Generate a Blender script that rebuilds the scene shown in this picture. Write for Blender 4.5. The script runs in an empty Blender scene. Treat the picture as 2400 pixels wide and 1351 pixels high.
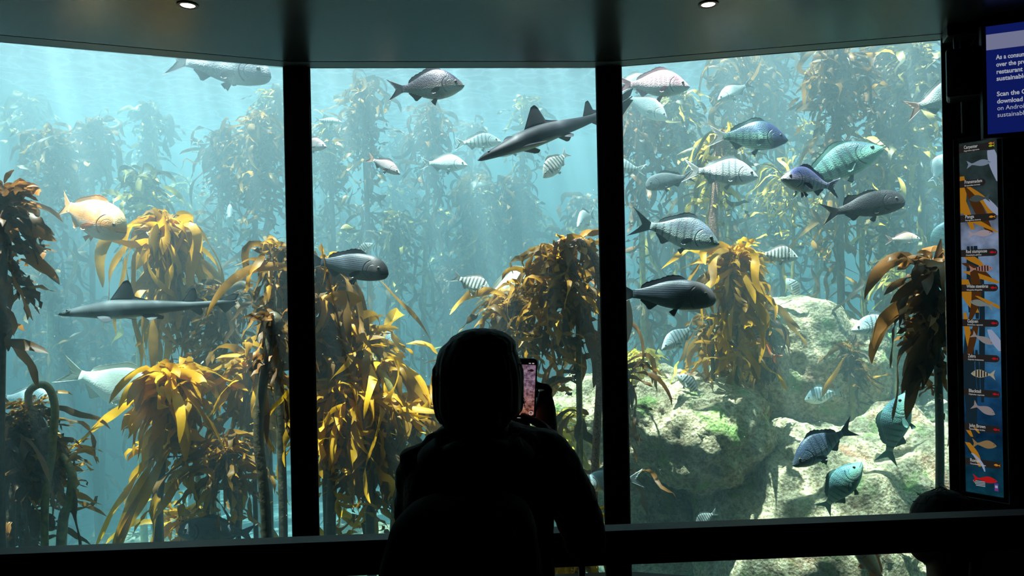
import bpy, bmesh, math, random
import numpy as np
from mathutils import Vector, Matrix, noise
R = math.radians
C = bpy.context.scene.collection
sc = bpy.context.scene

# ------------------------------------------------------------------ camera
EYE = 1.68; F = 1650.0; ROLL = R(1.15)
SA, CA = math.sin(ROLL), math.cos(ROLL)
cam = bpy.data.cameras.new('camera'); cam.sensor_width = 36; cam.lens = 36*F/2400
cam.clip_start = .05; cam.clip_end = 200
camo = bpy.data.objects.new('camera', cam); C.objects.link(camo)
camo.matrix_world = Matrix(((CA, SA, 0, 0), (0, 0, -1, 0), (-SA, CA, 0, EYE), (0, 0, 0, 1)))
sc.camera = camo
# ------------------------------------------------------------------ world, sun, exposure
w = bpy.data.worlds.new('daylight'); sc.world = w; w.use_nodes = True
w.node_tree.nodes['Background'].inputs[0].default_value = (.62, .82, 1.0, 1)
w.node_tree.nodes['Background'].inputs[1].default_value = .9
sun = bpy.data.lights.new('sun', 'SUN'); sun.energy = 172; sun.angle = R(.5); sun.color = (1, .95, .86)
suno = bpy.data.objects.new('sun', sun); C.objects.link(suno)
sund = Vector((.18, .07, -1)).normalized()          # high sun, a little behind and left of the viewer
suno.rotation_euler = sund.to_track_quat('-Z', 'Y').to_euler(); suno.location = (0, 5, 9)
vs = sc.view_settings; vs.view_transform = 'Standard'; vs.look = 'None'; vs.gamma = 1; vs.use_curve_mapping = False
vs.exposure = -1.0
cy = sc.cycles
cy.max_bounces = 5; cy.diffuse_bounces = 2; cy.glossy_bounces = 2; cy.transmission_bounces = 3
cy.transparent_max_bounces = 10; cy.volume_bounces = 1; cy.caustics_reflective = False; cy.caustics_refractive = False
cy.sample_clamp_indirect = 3; cy.sample_clamp_direct = 0; cy.use_denoising = True
cy.use_adaptive_sampling = True; cy.adaptive_threshold = .03

# ------------------------------------------------------------------ helpers
def W(px, py, Y):
    dx = (px-1200)/F; dz = (675.5-py)/F
    return Vector(((dx*CA+dz*SA)*Y, Y, EYE+(-dx*SA+dz*CA)*Y))
def WZ(px, py, h):
    dx = (px-1200)/F; dz = (675.5-py)/F; Y = h/(-dx*SA+dz*CA)
    return W(px, py, Y)
def lerp(a, b, t): return a+(b-a)*t
def prof(keys, t):
    for (t0, v0), (t1, v1) in zip(keys, keys[1:]):
        if t <= t1:
            u = (t-t0)/(t1-t0) if t1 > t0 else 0
            return v0+(v1-v0)*u
    return keys[-1][1]
def sprof(keys, t):                       # smooth (catmull) profile
    n = len(keys)
    for i in range(n-1):
        t0, v0 = keys[i]; t1, v1 = keys[i+1]
        if t <= t1 or i == n-2:
            u = min(1, max(0, (t-t0)/(t1-t0)))
            m0 = (v1-keys[i-1][1])/(t1-keys[i-1][0])*(t1-t0) if i > 0 else (v1-v0)
            m1 = (keys[i+2][1]-v0)/(keys[i+2][0]-t0)*(t1-t0) if i < n-2 else (v1-v0)
            return (2*u**3-3*u*u+1)*v0+(u**3-2*u*u+u)*m0+(-2*u**3+3*u*u)*v1+(u**3-u*u)*m1
def spline(pts, n):
    pts = [Vector(p) for p in pts]
    out = []
    m = len(pts)-1
    for i in range(n):
        f = i/(n-1)*m; k = min(int(f), m-1); u = f-k
        p0 = pts[max(k-1, 0)]; p1 = pts[k]; p2 = pts[k+1]; p3 = pts[min(k+2, m)]
        out.append(.5*((2*p1)+(p2-p0)*u+(2*p0-5*p1+4*p2-p3)*u*u+(3*p1-p0-3*p2+p3)*u**3))
    return out

def mesh_obj(name, verts, faces, mats, parent=None, smooth=True, mi=None):
    me = bpy.data.meshes.new(name)
    me.from_pydata([tuple(v) for v in verts], [], faces)
    if not isinstance(mats, (list, tuple)): mats = [mats]
    for m in mats: me.materials.append(m)
    if smooth: me.polygons.foreach_set('use_smooth', [True]*len(me.polygons))
    if mi: me.polygons.foreach_set('material_index', mi)
    me.update()
    o = bpy.data.objects.new(name, me); C.objects.link(o)
    if parent: o.parent = parent
    return o
def tag(o, label=None, cat=None, group=None, kind=None):
    if label: o['label'] = label
    if cat: o['category'] = cat
    if group: o['group'] = group
    if kind: o['kind'] = kind
    return o
def empty(name, loc=(0, 0, 0), rot=None):
    o = bpy.data.objects.new(name, None); C.objects.link(o); o.location = loc
    o.empty_display_size = .05
    if rot: o.rotation_euler = rot
    return o
class MB:
    def __init__(s): s.v = []; s.f = []; s.m = []
    def add(s, vs_, fs, m=0):
        n = len(s.v); s.v += [Vector(v) for v in vs_]; s.f += [tuple(i+n for i in f) for f in fs]; s.m += [m]*len(fs); return s
    def box(s, a, b, m=0):
        (x0, y0, z0), (x1, y1, z1) = a, b
        return s.add([(x0,y0,z0),(x1,y0,z0),(x1,y1,z0),(x0,y1,z0),(x0,y0,z1),(x1,y0,z1),(x1,y1,z1),(x0,y1,z1)],
                     [(0,3,2,1),(4,5,6,7),(0,1,5,4),(1,2,6,5),(2,3,7,6),(3,0,4,7)], m)
    def prism(s, poly, z0, z1, m=0):     # poly = CCW list of (x,y)
        n = len(poly)
        return s.add([(x,y,z0) for x,y in poly]+[(x,y,z1) for x,y in poly],
                     [tuple(range(n))[::-1], tuple(range(n, 2*n))]+[(i,(i+1)%n,(i+1)%n+n,i+n) for i in range(n)], m)
    def tube(s, pts, rad, seg=10, m=0, cap=True, flat=1.0):
        pts = [Vector(p) for p in pts]; n = len(pts); vs_ = []
        up = Vector((0, 0, 1)); side = None
        for i, p in enumerate(pts):
            d = (pts[min(i+1, n-1)]-pts[max(i-1, 0)])
            if d.length < 1e-9: d = Vector((0, 0, 1))
            d.normalize()
            if side is None:
                side = d.cross(Vector((0, 1, 0)));
                if side.length < .1: side = d.cross(Vector((1, 0, 0)))
            side = (side-d*side.dot(d)).normalized(); b = d.cross(side)
            r = rad(i/(n-1)) if callable(rad) else rad[i] if isinstance(rad, (list, tuple)) else rad
            r2 = (r[1] if isinstance(r, tuple) else r*flat); r1 = r[0] if isinstance(r, tuple) else r
            for k in range(seg):
                a = 2*math.pi*k/seg; vs_.append(p+side*math.cos(a)*r1+b*math.sin(a)*r2)
        fs = [(i*seg+k, i*seg+(k+1) % seg, (i+1)*seg+(k+1) % seg, (i+1)*seg+k) for i in range(n-1) for k in range(seg)]
        if cap: fs += [tuple(range(seg))[::-1], tuple((n-1)*seg+k for k in range(seg))]
        return s.add(vs_, fs, m)
    def ball(s, c, r, seg=16, rings=10, m=0, rot=None):
        c = Vector(c); r = Vector(r) if not isinstance(r, (int, float)) else Vector((r, r, r)); vs_ = []
        for i in range(rings+1):
            th = math.pi*i/rings
            for k in range(seg):
                a = 2*math.pi*k/seg
                v = Vector((math.sin(th)*math.cos(a)*r.x, math.sin(th)*math.sin(a)*r.y, math.cos(th)*r.z))
                if rot: v = rot @ v
                vs_.append(c+v)
        return s.add(vs_, [(i*seg+k, (i+1)*seg+k, (i+1)*seg+(k+1) % seg, i*seg+(k+1) % seg) for i in range(rings) for k in range(seg)], m)
    def loft(s, secs, seg=24, m=0, e=2.0):   # secs: (cx, cy, cz, rx, ry) horizontal ellipses
        vs_ = []
        for cx, cy_, cz, rx, ry in secs:
            for k in range(seg):
                a = 2*math.pi*k/seg; ca, sa = math.cos(a), math.sin(a)
                vs_.append((cx+rx*math.copysign(abs(ca)**(2/e), ca), cy_+ry*math.copysign(abs(sa)**(2/e), sa), cz))
        n = len(secs)
        return s.add(vs_, [(i*seg+k, i*seg+(k+1) % seg, (i+1)*seg+(k+1) % seg, (i+1)*seg+k) for i in range(n-1) for k in range(seg)]
                     +[tuple(range(seg))[::-1], tuple((n-1)*seg+k for k in range(seg))], m)
    def build(s, name, mats, parent=None, smooth=True, bevel=0):
        o = mesh_obj(name, s.v, s.f, mats, parent, smooth, s.m)
        if bevel:
            b = o.modifiers.new('b', 'BEVEL'); b.width = bevel; b.segments = 2; b.limit_method = 'ANGLE'
        return o
    def fuse(s, name, mats, parent=None, voxel=.01, it=4, disp=None):
        """union of the collected solids as ONE smooth skin"""
        o = mesh_obj(name, s.v, s.f, mats, None, True)
        r = o.modifiers.new('r', 'REMESH'); r.mode = 'VOXEL'; r.voxel_size = voxel; r.use_smooth_shade = True
        if it:
            q = o.modifiers.new('s', 'SMOOTH'); q.factor = .5; q.iterations = it
        dg = bpy.context.evaluated_depsgraph_get()
        me = bpy.data.meshes.new_from_object(o.evaluated_get(dg))
        o.modifiers.clear(); old = o.data; o.data = me; bpy.data.meshes.remove(old)
        me.name = name
        if disp:
            for v in me.vertices: v.co += disp(v.co, v.normal)
        me.polygons.foreach_set('use_smooth', [True]*len(me.polygons))
        if parent: o.parent = parent
        return o

# ------------------------------------------------------------------ materials
def rgb(r, g, b):
    f = lambda c: ((c/255+.055)/1.055)**2.4 if c > 10 else c/255/12.92
    return (f(r), f(g), f(b), 1)
class NT:
    def __init__(s, name):
        s.mat = bpy.data.materials.new(name); s.mat.use_nodes = True; s.t = s.mat.node_tree; s.t.nodes.clear()
        s.out = s.t.nodes.new('ShaderNodeOutputMaterial')
    def n(s, typ, **kw):
        nd = s.t.nodes.new('ShaderNode'+typ)
        for k, v in kw.items():
            if k.startswith('_'): setattr(nd, k[1:], v)
            else:
                key = k.replace('__', ' ')
                inp = nd.inputs[int(key[1:])] if key[0] == 'i' and key[1:].isdigit() else nd.inputs[key]
                if hasattr(v, 'is_output') or isinstance(v, bpy.types.NodeSocket): s.t.links.new(v, inp)
                else: inp.default_value = v
        return nd
    def math(s, op, a, b=0.0, c=None, clamp=False):
        nd = s.n('Math', _operation=op, i0=a, i1=b)
        if c is not None:
            if isinstance(c, bpy.types.NodeSocket): s.t.links.new(c, nd.inputs[2])
            else: nd.inputs[2].default_value = c
        nd.use_clamp = clamp
        return nd.outputs[0]
    def ramp(s, fac, stops, interp='LINEAR'):
        nd = s.n('ValToRGB', i0=fac); cr = nd.color_ramp; cr.interpolation = interp
        while len(cr.elements) < len(stops): cr.elements.new(.5)
        for e, (p, c) in zip(cr.elements, stops):
            e.position = p; e.color = c if isinstance(c, tuple) else (c, c, c, 1)
        return nd.outputs[0]
    def mix(s, fac, a, b, bt='MIX'):
        nd = s.n('Mix', _data_type='RGBA', _blend_type=bt)
        for i, v in ((0, fac), (6, a), (7, b)):
            if isinstance(v, bpy.types.NodeSocket): s.t.links.new(v, nd.inputs[i])
            else: nd.inputs[i].default_value = v
        return nd.outputs[2]
    def surf(s, sock): s.t.links.new(sock, s.out.inputs[0]); return s.mat
def plain(name, col, rough=.6, spec=.5, metal=0, noise_amt=0, nscale=8, bump=0):
    t = NT(name)
    p = t.n('BsdfPrincipled', Roughness=rough, Metallic=metal); p.inputs['Specular IOR Level'].default_value = spec
    if noise_amt or bump:
        tc = t.n('TexCoord'); nz = t.n('TexNoise', Vector=tc.outputs['Object'], Scale=nscale, Detail=5.)
        k = tuple(max(0, c*(1-noise_amt)) for c in col[:3])+(1,); k2 = tuple(min(1, c*(1+noise_amt)) for c in col[:3])+(1,)
        t.t.links.new(t.ramp(nz.outputs[0], [(.3, k), (.7, k2)]), p.inputs[0])
        if bump:
            b = t.n('Bump', Strength=bump, Distance=.02, Height=nz.outputs[0]); t.t.links.new(b.outputs[0], p.inputs['Normal'])
    else: p.inputs[0].default_value = col
    return t.surf(p.outputs[0])
def emit(name, col, s=1.0):
    t = NT(name); return t.surf(t.n('Emission', Color=col, Strength=s).outputs[0])

M_ceil = plain('ceiling paint', rgb(46, 49, 46), .26, .5, noise_amt=.25, nscale=3, bump=.06)
M_strip = plain('soffit strip', rgb(98, 104, 104), .4, .5)
M_black = plain('black frame', rgb(14, 14, 16), .45, .4)
M_wall = plain('dark wall paint', rgb(20, 23, 27), .7, .3, noise_amt=.2, nscale=30, bump=.1)
M_floor = plain('dark carpet', rgb(16, 17, 20), .95, .1, noise_amt=.3, nscale=200)
M_rail = plain('dark wooden handrail', rgb(22, 15, 12), .5, .3, noise_amt=.4, nscale=20)
M_seal = plain('grey sealant', rgb(150, 165, 165), .5)
M_chrome = plain('chrome', rgb(190, 180, 170), .2, .5, 1)
M_bezel = plain('light bezel', rgb(40, 38, 36), .3, .5, .8)
M_lamp = emit('lamp', (1, .62, .42, 1), 30)

def glass_mat():
    t = NT('tank glass')
    lw = t.n('LayerWeight', Blend=.08)
    tr = t.n('BsdfTransparent', Color=(.93, .97, .96, 1)); gl = t.n('BsdfGlossy', Roughness=.0, Color=(.8, .8, .8, 1))
    f = t.math('MULTIPLY', lw.outputs['Fresnel'], .6)
    return t.surf(t.n('MixShader', i0=f, i1=tr.outputs[0], i2=gl.outputs[0]).outputs[0])
M_glass = glass_mat()
def water_vol():
    t = NT('sea water')
    s = t.n('VolumeScatter', Color=(.62, .89, 1.0, 1), Density=.12, Anisotropy=.55)
    a = t.n('VolumeAbsorption', Color=(.45, .73, .80, 1), Density=.40)
    t.t.links.new(t.n('AddShader', i0=s.outputs[0], i1=a.outputs[0]).outputs[0], t.out.inputs[1]); return t.mat
M_water = water_vol()
def water_surf():
    t = NT('water surface with caustic pattern')
    tc = t.n('TexCoord')
    mp = t.n('Mapping', Vector=tc.outputs['Object']); mp.inputs['Scale'].default_value = (1, 1, 1)
    nz = t.n('TexNoise', Vector=mp.outputs[0], Scale=2.2, Detail=2.)
    v = t.n('VectorMath', _operation='ADD', i0=mp.outputs[0])
    sca = t.n('VectorMath', _operation='SCALE', i0=nz.outputs['Color']); sca.inputs['Scale'].default_value = .5
    t.t.links.new(sca.outputs[0], v.inputs[1])
    vo = t.n('TexVoronoi', _feature='DISTANCE_TO_EDGE', Vector=v.outputs[0], Scale=2.7)
    c = t.ramp(vo.outputs['Distance'], [(0, (1, 1, 1, 1)), (.06, (.62, .62, .62, 1)), (.20, (.26, .27, .28, 1)), (1, (.16, .17, .18, 1))])  # caustic light network painted into the surface's transparency, cast downward by the sun
    tr = t.n('BsdfTransparent', Color=c)
    return t.surf(tr.outputs[0])
M_wsurf = water_surf()

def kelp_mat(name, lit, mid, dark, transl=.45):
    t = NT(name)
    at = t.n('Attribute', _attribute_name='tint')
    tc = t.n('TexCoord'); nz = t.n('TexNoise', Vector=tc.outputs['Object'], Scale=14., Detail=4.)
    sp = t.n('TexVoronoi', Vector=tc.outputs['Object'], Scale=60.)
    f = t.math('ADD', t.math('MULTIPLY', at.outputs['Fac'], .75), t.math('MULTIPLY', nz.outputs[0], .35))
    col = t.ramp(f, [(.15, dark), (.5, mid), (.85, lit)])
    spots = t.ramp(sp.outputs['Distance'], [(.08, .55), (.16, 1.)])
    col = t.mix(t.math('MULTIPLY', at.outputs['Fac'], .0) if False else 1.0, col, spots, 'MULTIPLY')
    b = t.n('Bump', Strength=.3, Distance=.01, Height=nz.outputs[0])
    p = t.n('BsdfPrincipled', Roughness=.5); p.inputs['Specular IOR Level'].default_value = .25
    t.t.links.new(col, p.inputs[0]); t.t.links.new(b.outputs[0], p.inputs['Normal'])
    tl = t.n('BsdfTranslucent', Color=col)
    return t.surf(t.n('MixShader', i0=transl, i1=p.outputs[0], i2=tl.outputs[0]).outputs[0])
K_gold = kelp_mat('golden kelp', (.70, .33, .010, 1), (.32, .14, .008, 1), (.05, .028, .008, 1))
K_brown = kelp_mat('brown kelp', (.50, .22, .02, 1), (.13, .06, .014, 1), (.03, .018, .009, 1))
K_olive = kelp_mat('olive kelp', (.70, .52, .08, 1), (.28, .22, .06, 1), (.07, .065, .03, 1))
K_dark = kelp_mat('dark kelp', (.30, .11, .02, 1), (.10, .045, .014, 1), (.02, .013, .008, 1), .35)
K_far = kelp_mat('far kelp', (.70, .45, .05, 1), (.06, .05, .025, 1), (.02, .02, .014, 1), .22)  # near-black tones and few bright blades stand in for shade and lit glints
S_olive = plain('olive stipe', (.22, .17, .045, 1), .5, .4, noise_amt=.5, nscale=25, bump=.3)
S_dark = plain('dark stipe', (.045, .035, .018, 1), .45, .5, noise_amt=.5, nscale=25, bump=.3)
S_red = plain('encrusted stipe', (.26, .12, .08, 1), .8, .2, noise_amt=.6, nscale=90, bump=1)

def rock_mat():
    t = NT('encrusted rock')
    tc = t.n('TexCoord'); ob = tc.outputs['Object']
    n1 = t.n('TexNoise', Vector=ob, Scale=3., Detail=6.); n2 = t.n('TexNoise', Vector=ob, Scale=28., Detail=6., Roughness=.7)
    n3 = t.n('TexNoise', Vector=ob, Scale=4.5, Detail=4.); n4 = t.n('TexVoronoi', Vector=ob, Scale=45.)
    mp = t.n('Mapping', Vector=ob); mp.inputs['Location'].default_value = (7, 3, 1)
    n5 = t.n('TexNoise', Vector=mp.outputs[0], Scale=3.6, Detail=5.)
    base = t.ramp(n2.outputs[0], [(.32, (.12, .09, .05, 1)), (.5, (.52, .38, .22, 1)), (.68, (.92, .76, .50, 1))])
    g = t.ramp(n3.outputs[0], [(.55, 0.), (.68, .8)]); r = t.ramp(n5.outputs[0], [(.58, 0.), (.70, .75)])
    col = t.mix(g, base, (.22, .36, .08, 1)); col = t.mix(r, col, (.33, .12, .07, 1))
    col = t.mix(t.ramp(n4.outputs['Distance'], [(.1, .5), (.3, 0.)]), col, (.08, .07, .05, 1))
    h = t.math('ADD', n2.outputs[0], t.math('MULTIPLY', n4.outputs['Distance'], .5))
    b = t.n('Bump', Strength=1., Distance=.035, Height=h)
    p = t.n('BsdfPrincipled', Roughness=.9); p.inputs['Specular IOR Level'].default_value = .15
    t.t.links.new(col, p.inputs[0]); t.t.links.new(b.outputs[0], p.inputs['Normal'])
    return t.surf(p.outputs[0])
M_rock = rock_mat()
M_sand = plain('tank floor sand', (.30, .31, .26, 1), .95, .1, noise_amt=.35, nscale=6, bump=.4)
M_tankwall = plain('tank wall', (.10, .17, .16, 1), .9, .1, noise_amt=.4, nscale=2)

# ------------------------------------------------------------------ the setting: room
H = 1.20; ZC = EYE+H
LO = Vector((-2.62, 3.188)); L1 = Vector((-1.190, 3.742)); C0 = Vector((-1.058, 3.757))
C1 = Vector((.485, 3.856)); R0 = Vector((.618, 3.841)); R1 = Vector((2.170, 3.516))
ZB = .06                                                # foot of the panes
SURF = EYE+2.7; TF = -1.5                               # water level and tank floor
def seg_box(a, b, d0, d1, z0, z1):                      # a bar along plan line a-b, from d0 (room side, -) to d1
    u = (b-a).normalized(); n = Vector((-u.y, u.x))
    if n.y < 0: n = -n
    p = [a+n*d0, b+n*d0, b+n*d1, a+n*d1]
    return MB().prism([(q.x, q.y) for q in p], z0, z1)
s = MB(); s.prism([(-4.2, -3.2), (4.2, -3.2), (4.2, 2.05), (3.6, 2.2), (2.3, 3.46), (R1.x, R1.y), (R0.x, R0.y), (C0.x, C0.y), (LO.x, LO.y), (-4.2, 2.6)], -.1, 0)
tag(s.build('floor', M_floor, smooth=False), kind='structure')
# ceiling: polygon that ends where the soffit strip of the window begins
def off(p, q, d):
    u = (q-p).normalized(); n = Vector((-u.y, u.x)); return n*d
st = .095
cl = [LO, (L1+C0)/2, (C1+R0)/2, R1]
cin = [LO-Vector((-.36, .93)).normalized()*0-Vector((0, st+.01)), cl[1]-Vector((0, st)), cl[2]-Vector((0, st)), R1-Vector((0, st))]
ux = (R1-R0).normalized(); cl[3] = R1+ux*.16; cin[3] = cin[3]+ux*.16
WE = Vector((3.55, 2.13))                                # far end of the angled sign wall
s = MB(); s.prism([(-4.2, -3.2), (4.2, -3.2), (4.2, 2.0), (WE.x, WE.y), (2.45, 3.25), (cin[3].x, cin[3].y), (cin[2].x, cin[2].y), (cin[1].x, cin[1].y), (cin[0].x, cin[0].y), (-4.2, 2.48)], ZC, ZC+.1)
tag(s.build('ceiling', M_ceil, smooth=False), kind='structure')
for k, (a, b) in enumerate(zip(cl, cl[1:])):
    g = .010; aa = cin[k]+Vector((0, g)); bb = cin[k+1]+Vector((0, g))
    s = MB(); s.prism([(aa.x, aa.y), (bb.x, bb.y), (b.x, b.y+.02), (a.x, a.y+.02)], ZC, ZC+.1)
    tag(s.build('trim_%d' % (k+1), M_strip, smooth=False), kind='structure')
s = MB().prism([(-4.3, -3.3), (4.3, -3.3), (4.3, 4.2), (-4.3, 4.2)], SURF+.35, SURF+.4)   # roof slab over the viewing room only
s = MB(); s.prism([(-4.2, -3.3), (4.2, -3.3), (4.2, 2.0), (3.6, 2.4), (2.3, 3.6), (R0.x, R0.y+.05), (C0.x, C0.y+.05), (LO.x, LO.y+.05), (-4.2, 2.6)], ZC+.1, ZC+.16)
tag(s.build('roof', M_black, smooth=False), kind='structure')
for nm, a, b in (('wall_back', (-4.2, -3.3, 0), (4.2, -3.2, ZC)), ('wall_left', (-4.3, -3.2, 0), (-4.2, 2.6, ZC)), ('wall_right', (4.2, -3.2, 0), (4.3, 2.1, ZC))):
    tag(MB().box(a, b).build(nm, M_wall, smooth=False), kind='structure')
# angled wall that carries the signs, and the return on the far left
s = seg_box(Vector((2.245, 3.445)), WE, 0, .12, 0, ZC); tag(s.build('wall_front', M_wall, smooth=False), kind='structure')
s = seg_box(WE, Vector((4.3, 2.0)), 0, .12, 0, ZC); tag(s.build('wall_far_right', M_wall, smooth=False), kind='structure')
s = seg_box(Vector((-4.2, 2.56)), LO, 0, .12, 0, ZC); tag(s.build('wall_far_left', M_wall, smooth=False), kind='structure')
# low plinth under the panes, upstand of the tank above the ceiling
pl = [(LO.x, LO.y-.02), (L1.x, L1.y-.03), (C1.x, C1.y-.03), (R1.x, R1.y-.03), (R1.x, R1.y+.12), (R0.x, R0.y+.15), (C0.x, C0.y+.15), (LO.x, LO.y+.12)]
tag(MB().prism(pl, TF, ZB).build('wall_plinth', M_black, smooth=False), kind='structure')
pl2 = [(x, y+(.04 if i < 4 else .02)) for i, (x, y) in enumerate(pl)]
tag(MB().prism(pl2, ZC+.06, SURF+.1).build('wall_lintel', M_black, smooth=False), kind='structure')
# windows: pane, edge seals
for k, (a, b) in enumerate(((LO, L1), (C0, C1), (R0, R1))):
    e = empty('window_%d' % (k+1), (0, 0, 0)); tag(e, kind='structure')
    seg_box(a, b, .0, .02, ZB, ZC).build('pane', M_glass, e, False)
    u = (b-a).normalized()
    for c in (a, b-u*.005):
        seg_box(c, c+u*.005, -.004, 0, ZB, ZC).build('seal', M_seal, e, False)
for k, (a, b) in enumerate(((L1, C0), (C1, R0))):
    o = seg_box(a, b, -.012, .04, 0, ZC); tag(o.build('window_mullion', M_black, smooth=False, bevel=.004), kind='structure')
s = seg_box(R1, Vector((2.30, 3.42)), -.015, .12, 0, ZC); tag(s.build('window_jamb', M_black, smooth=False), kind='structure')
# downlights
for px, py, lab in ((440, 12, 'left recessed ceiling downlight glowing warm above the left pane'), (1660, 10, 'right recessed ceiling downlight glowing warm above the right pane')):
    p = WZ(px, py, H); e = empty('ceiling_downlight', (p.x, p.y, ZC)); tag(e, lab, 'ceiling light', 'recessed downlights')
    b = MB(); n = 28
    for (r0, z0, r1, z1) in ((.044, 0, .043, -.004), (.043, -.004, .032, -.005), (.032, -.005, .027, .004)):
        v = [(math.cos(2*math.pi*i/n)*r, math.sin(2*math.pi*i/n)*r, z) for r, z in ((r0, z0), (r1, z1)) for i in range(n)]
        b.add(v, [(i, (i+1) % n, (i+1) % n+n, i+n) for i in range(n)])
    b.build('bezel', M_bezel, e)
    MB().add([(math.cos(2*math.pi*i/n)*.028, math.sin(2*math.pi*i/n)*.028, -.001) for i in range(n)], [tuple(range(n))[::-1]]).build('lamp', M_lamp, e, False)
    l = bpy.data.lights.new('downlight_beam', 'SPOT'); l.energy = .8; l.spot_size = R(70); l.color = (1, .72, .5); l.shadow_soft_size = .025
    lo = bpy.data.objects.new('downlight_beam', l); C.objects.link(lo); lo.parent = e; lo.location = (0, 0, -.012)
# handrail
a = WZ(0, 1295, -.6); b = WZ(2400, 1203, -.6); u = (b-a).normalized(); a2 = a-u*.8; b2 = b+u*.8
e = empty('handrail', (0, 0, 0)); tag(e, 'dark wooden handrail running across the whole view in front of the glass', 'handrail')
n = Vector((-u.y, u.x, 0))
sh = [(-.02, -.006), (-.016, 0), (.03, 0), (.034, -.006), (.034, -.078), (.030, -.084), (-.016, -.084), (-.02, -.078)]
vv = [q+n*d+Vector((0, 0, z)) for q in (a2, b2) for d, z in sh]; m = len(sh)
MB().add(vv, [tuple(range(m)), tuple(range(m, 2*m))[::-1]]+[(i, i+m, (i+1) % m+m, (i+1) % m) for i in range(m)]).build('rail', M_rail, e, False)
pc = W(1364, 1330, 1.745)
for k in (-1, 0, 1):
    q = Vector((pc.x, pc.y+.0, 0))+u*1.42*k+n*0.0
    yy = a.y+(q.x-a.x)/(b.x-a.x)*(b.y-a.y)+.012
    MB().tube([(q.x, yy, 0), (q.x, yy, EYE-.6-.07)], .009, 10).build('post', M_black, e)
    MB().tube([(q.x, yy, 0), (q.x, yy, .008)], .04, 16).build('base_plate', M_black, e)
# ------------------------------------------------------------------ tank shell and water
tp = [(-6.5, 3.0), (-6.5, 13), (8, 13), (8, 3.0)]
tag(MB().box((-7, 2.9, TF-.1), (8.5, 13.5, TF)).build('tank_floor', M_sand, smooth=False), kind='structure')
tag(MB().box((-7, 13, TF), (8.5, 13.3, SURF+.1)).build('wall_tank_back', M_tankwall, smooth=False), kind='structure')
tag(MB().box((-6.8, 2.5, TF), (-6.5, 13, SURF+.1)).build('wall_tank_left', M_tankwall, smooth=False), kind='structure')
tag(MB().box((8, 2.0, TF), (8.3, 13, SURF+.1)).build('wall_tank_right', M_tankwall, smooth=False), kind='structure')
tag(seg_box(Vector((2.32, 3.56)), Vector((8.2, 2.6)), .0, .1, TF, SURF+.1).build('wall_tank_front_right', M_tankwall, smooth=False), kind='structure')
tag(seg_box(Vector((-6.7, 2.4)), Vector((-2.64, 3.33)), .0, .1, TF, SURF+.1).build('wall_tank_front_left', M_tankwall, smooth=False), kind='structure')
g = .022
wp = [(LO.x-.02, LO.y+.03), (L1.x, L1.y+g+.003), (C0.x, C0.y+g), (C1.x, C1.y+g), (R0.x, R0.y+g+.003), (R1.x+.05, R1.y+g), (2.42, 3.66), (7.99, 2.8), (7.99, 12.99), (-6.49, 12.99), (-6.49, 2.6), (-2.68, 3.44)]
wp = [p for p in wp]
o = MB().prism(wp, TF+.002, SURF).build('water', M_water, smooth=False); tag(o, 'hazy blue green sea water filling the aquarium tank', 'water', kind='stuff')
nx, ny = 90, 70; vv = []; ff = []
for j in range(ny+1):
    for i in range(nx+1):
        x = -6.49+14.48*i/nx; y = 2.6+10.39*j/ny
        z = SURF+.08+.02*math.sin(x*5+y*2.3)+.015*math.sin(x*2.1-y*7.7)+.012*noise.noise((x*3, y*3, 0))
        vv.append((x, y, z))
ff = [(j*(nx+1)+i, j*(nx+1)+i+1, (j+1)*(nx+1)+i+1, (j+1)*(nx+1)+i) for j in range(ny) for i in range(nx)]
o = mesh_obj('water_surface', vv, ff, M_wsurf); tag(o, 'bright rippled water surface seen from below near the top', 'water surface', kind='stuff')
# ------------------------------------------------------------------ rocks
def rock(px, py, Y, r, label, seed, rot=0, rough=1.0, group=None, nu=110, nv=70):
    c = W(px, py, Y); vv = []; off_ = Vector((seed*7.1, seed*3.3, seed*1.7))
    cr, sr = math.cos(rot), math.sin(rot)
    for i in range(nv+1):
        th = math.pi*i/nv
        for k in range(nu):
            a = 2*math.pi*k/nu
            d = Vector((math.sin(th)*math.cos(a), math.sin(th)*math.sin(a), math.cos(th)))
            q = Vector([math.copysign(abs(t)**.8, t) for t in d])
            p = Vector((q.x*r[0], q.y*r[1], q.z*r[2]))
            big = noise.noise(p*1.5+off_)*.22+abs(noise.noise(p*3.1+off_))*.14
            cell = noise.voronoi(p*1.8+off_)[0]; crack = min(cell[1]-cell[0], .25)*.35
            fine = noise.fractal(p*9+off_, 1.0, 2.0, 4)*.035+noise.noise(p*34+off_)*.008
            p += d*(big*min(r)*rough*1.2+crack*min(1, min(r))+fine*rough)
            vv.append(Vector((p.x*cr-p.z*sr*1.0, p.y, p.x*sr+p.z*cr)))
    ff = [(i*nu+k, (i+1)*nu+k, (i+1)*nu+(k+1) % nu, i*nu+(k+1) % nu) for i in range(nv) for k in range(nu)]
    o = mesh_obj('boulder', vv, ff, M_rock); o.location = c
    tag(o, label, 'rock', group or 'boulders behind the right pane'); return o
rock(2055, 1370, 5.3, (1.22, .85, 1.16), 'huge sunlit boulder filling the lower right of the right pane', 1, nu=180, nv=120)
rock(1590, 1000, 5.35, (.52, .5, .36), 'overhanging rock ledge with red growths beside the right mullion', 2, rot=-.12, rough=1.3, nu=150, nv=90)
rock(1405, 1035, 6.0, (.60, .5, .52), 'pale rock slope seen right of the raised phone', 3, rot=.2)
rock(1872, 850, 6.1, (.66, .5, .50), 'large smooth boulder at mid height behind the red blotched fish', 4, rot=-.15, rough=.7)
rock(2180, 915, 6.9, (.78, .6, .60), 'sunlit rocky hump behind the dark brown kelp at the right edge', 5)
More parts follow.
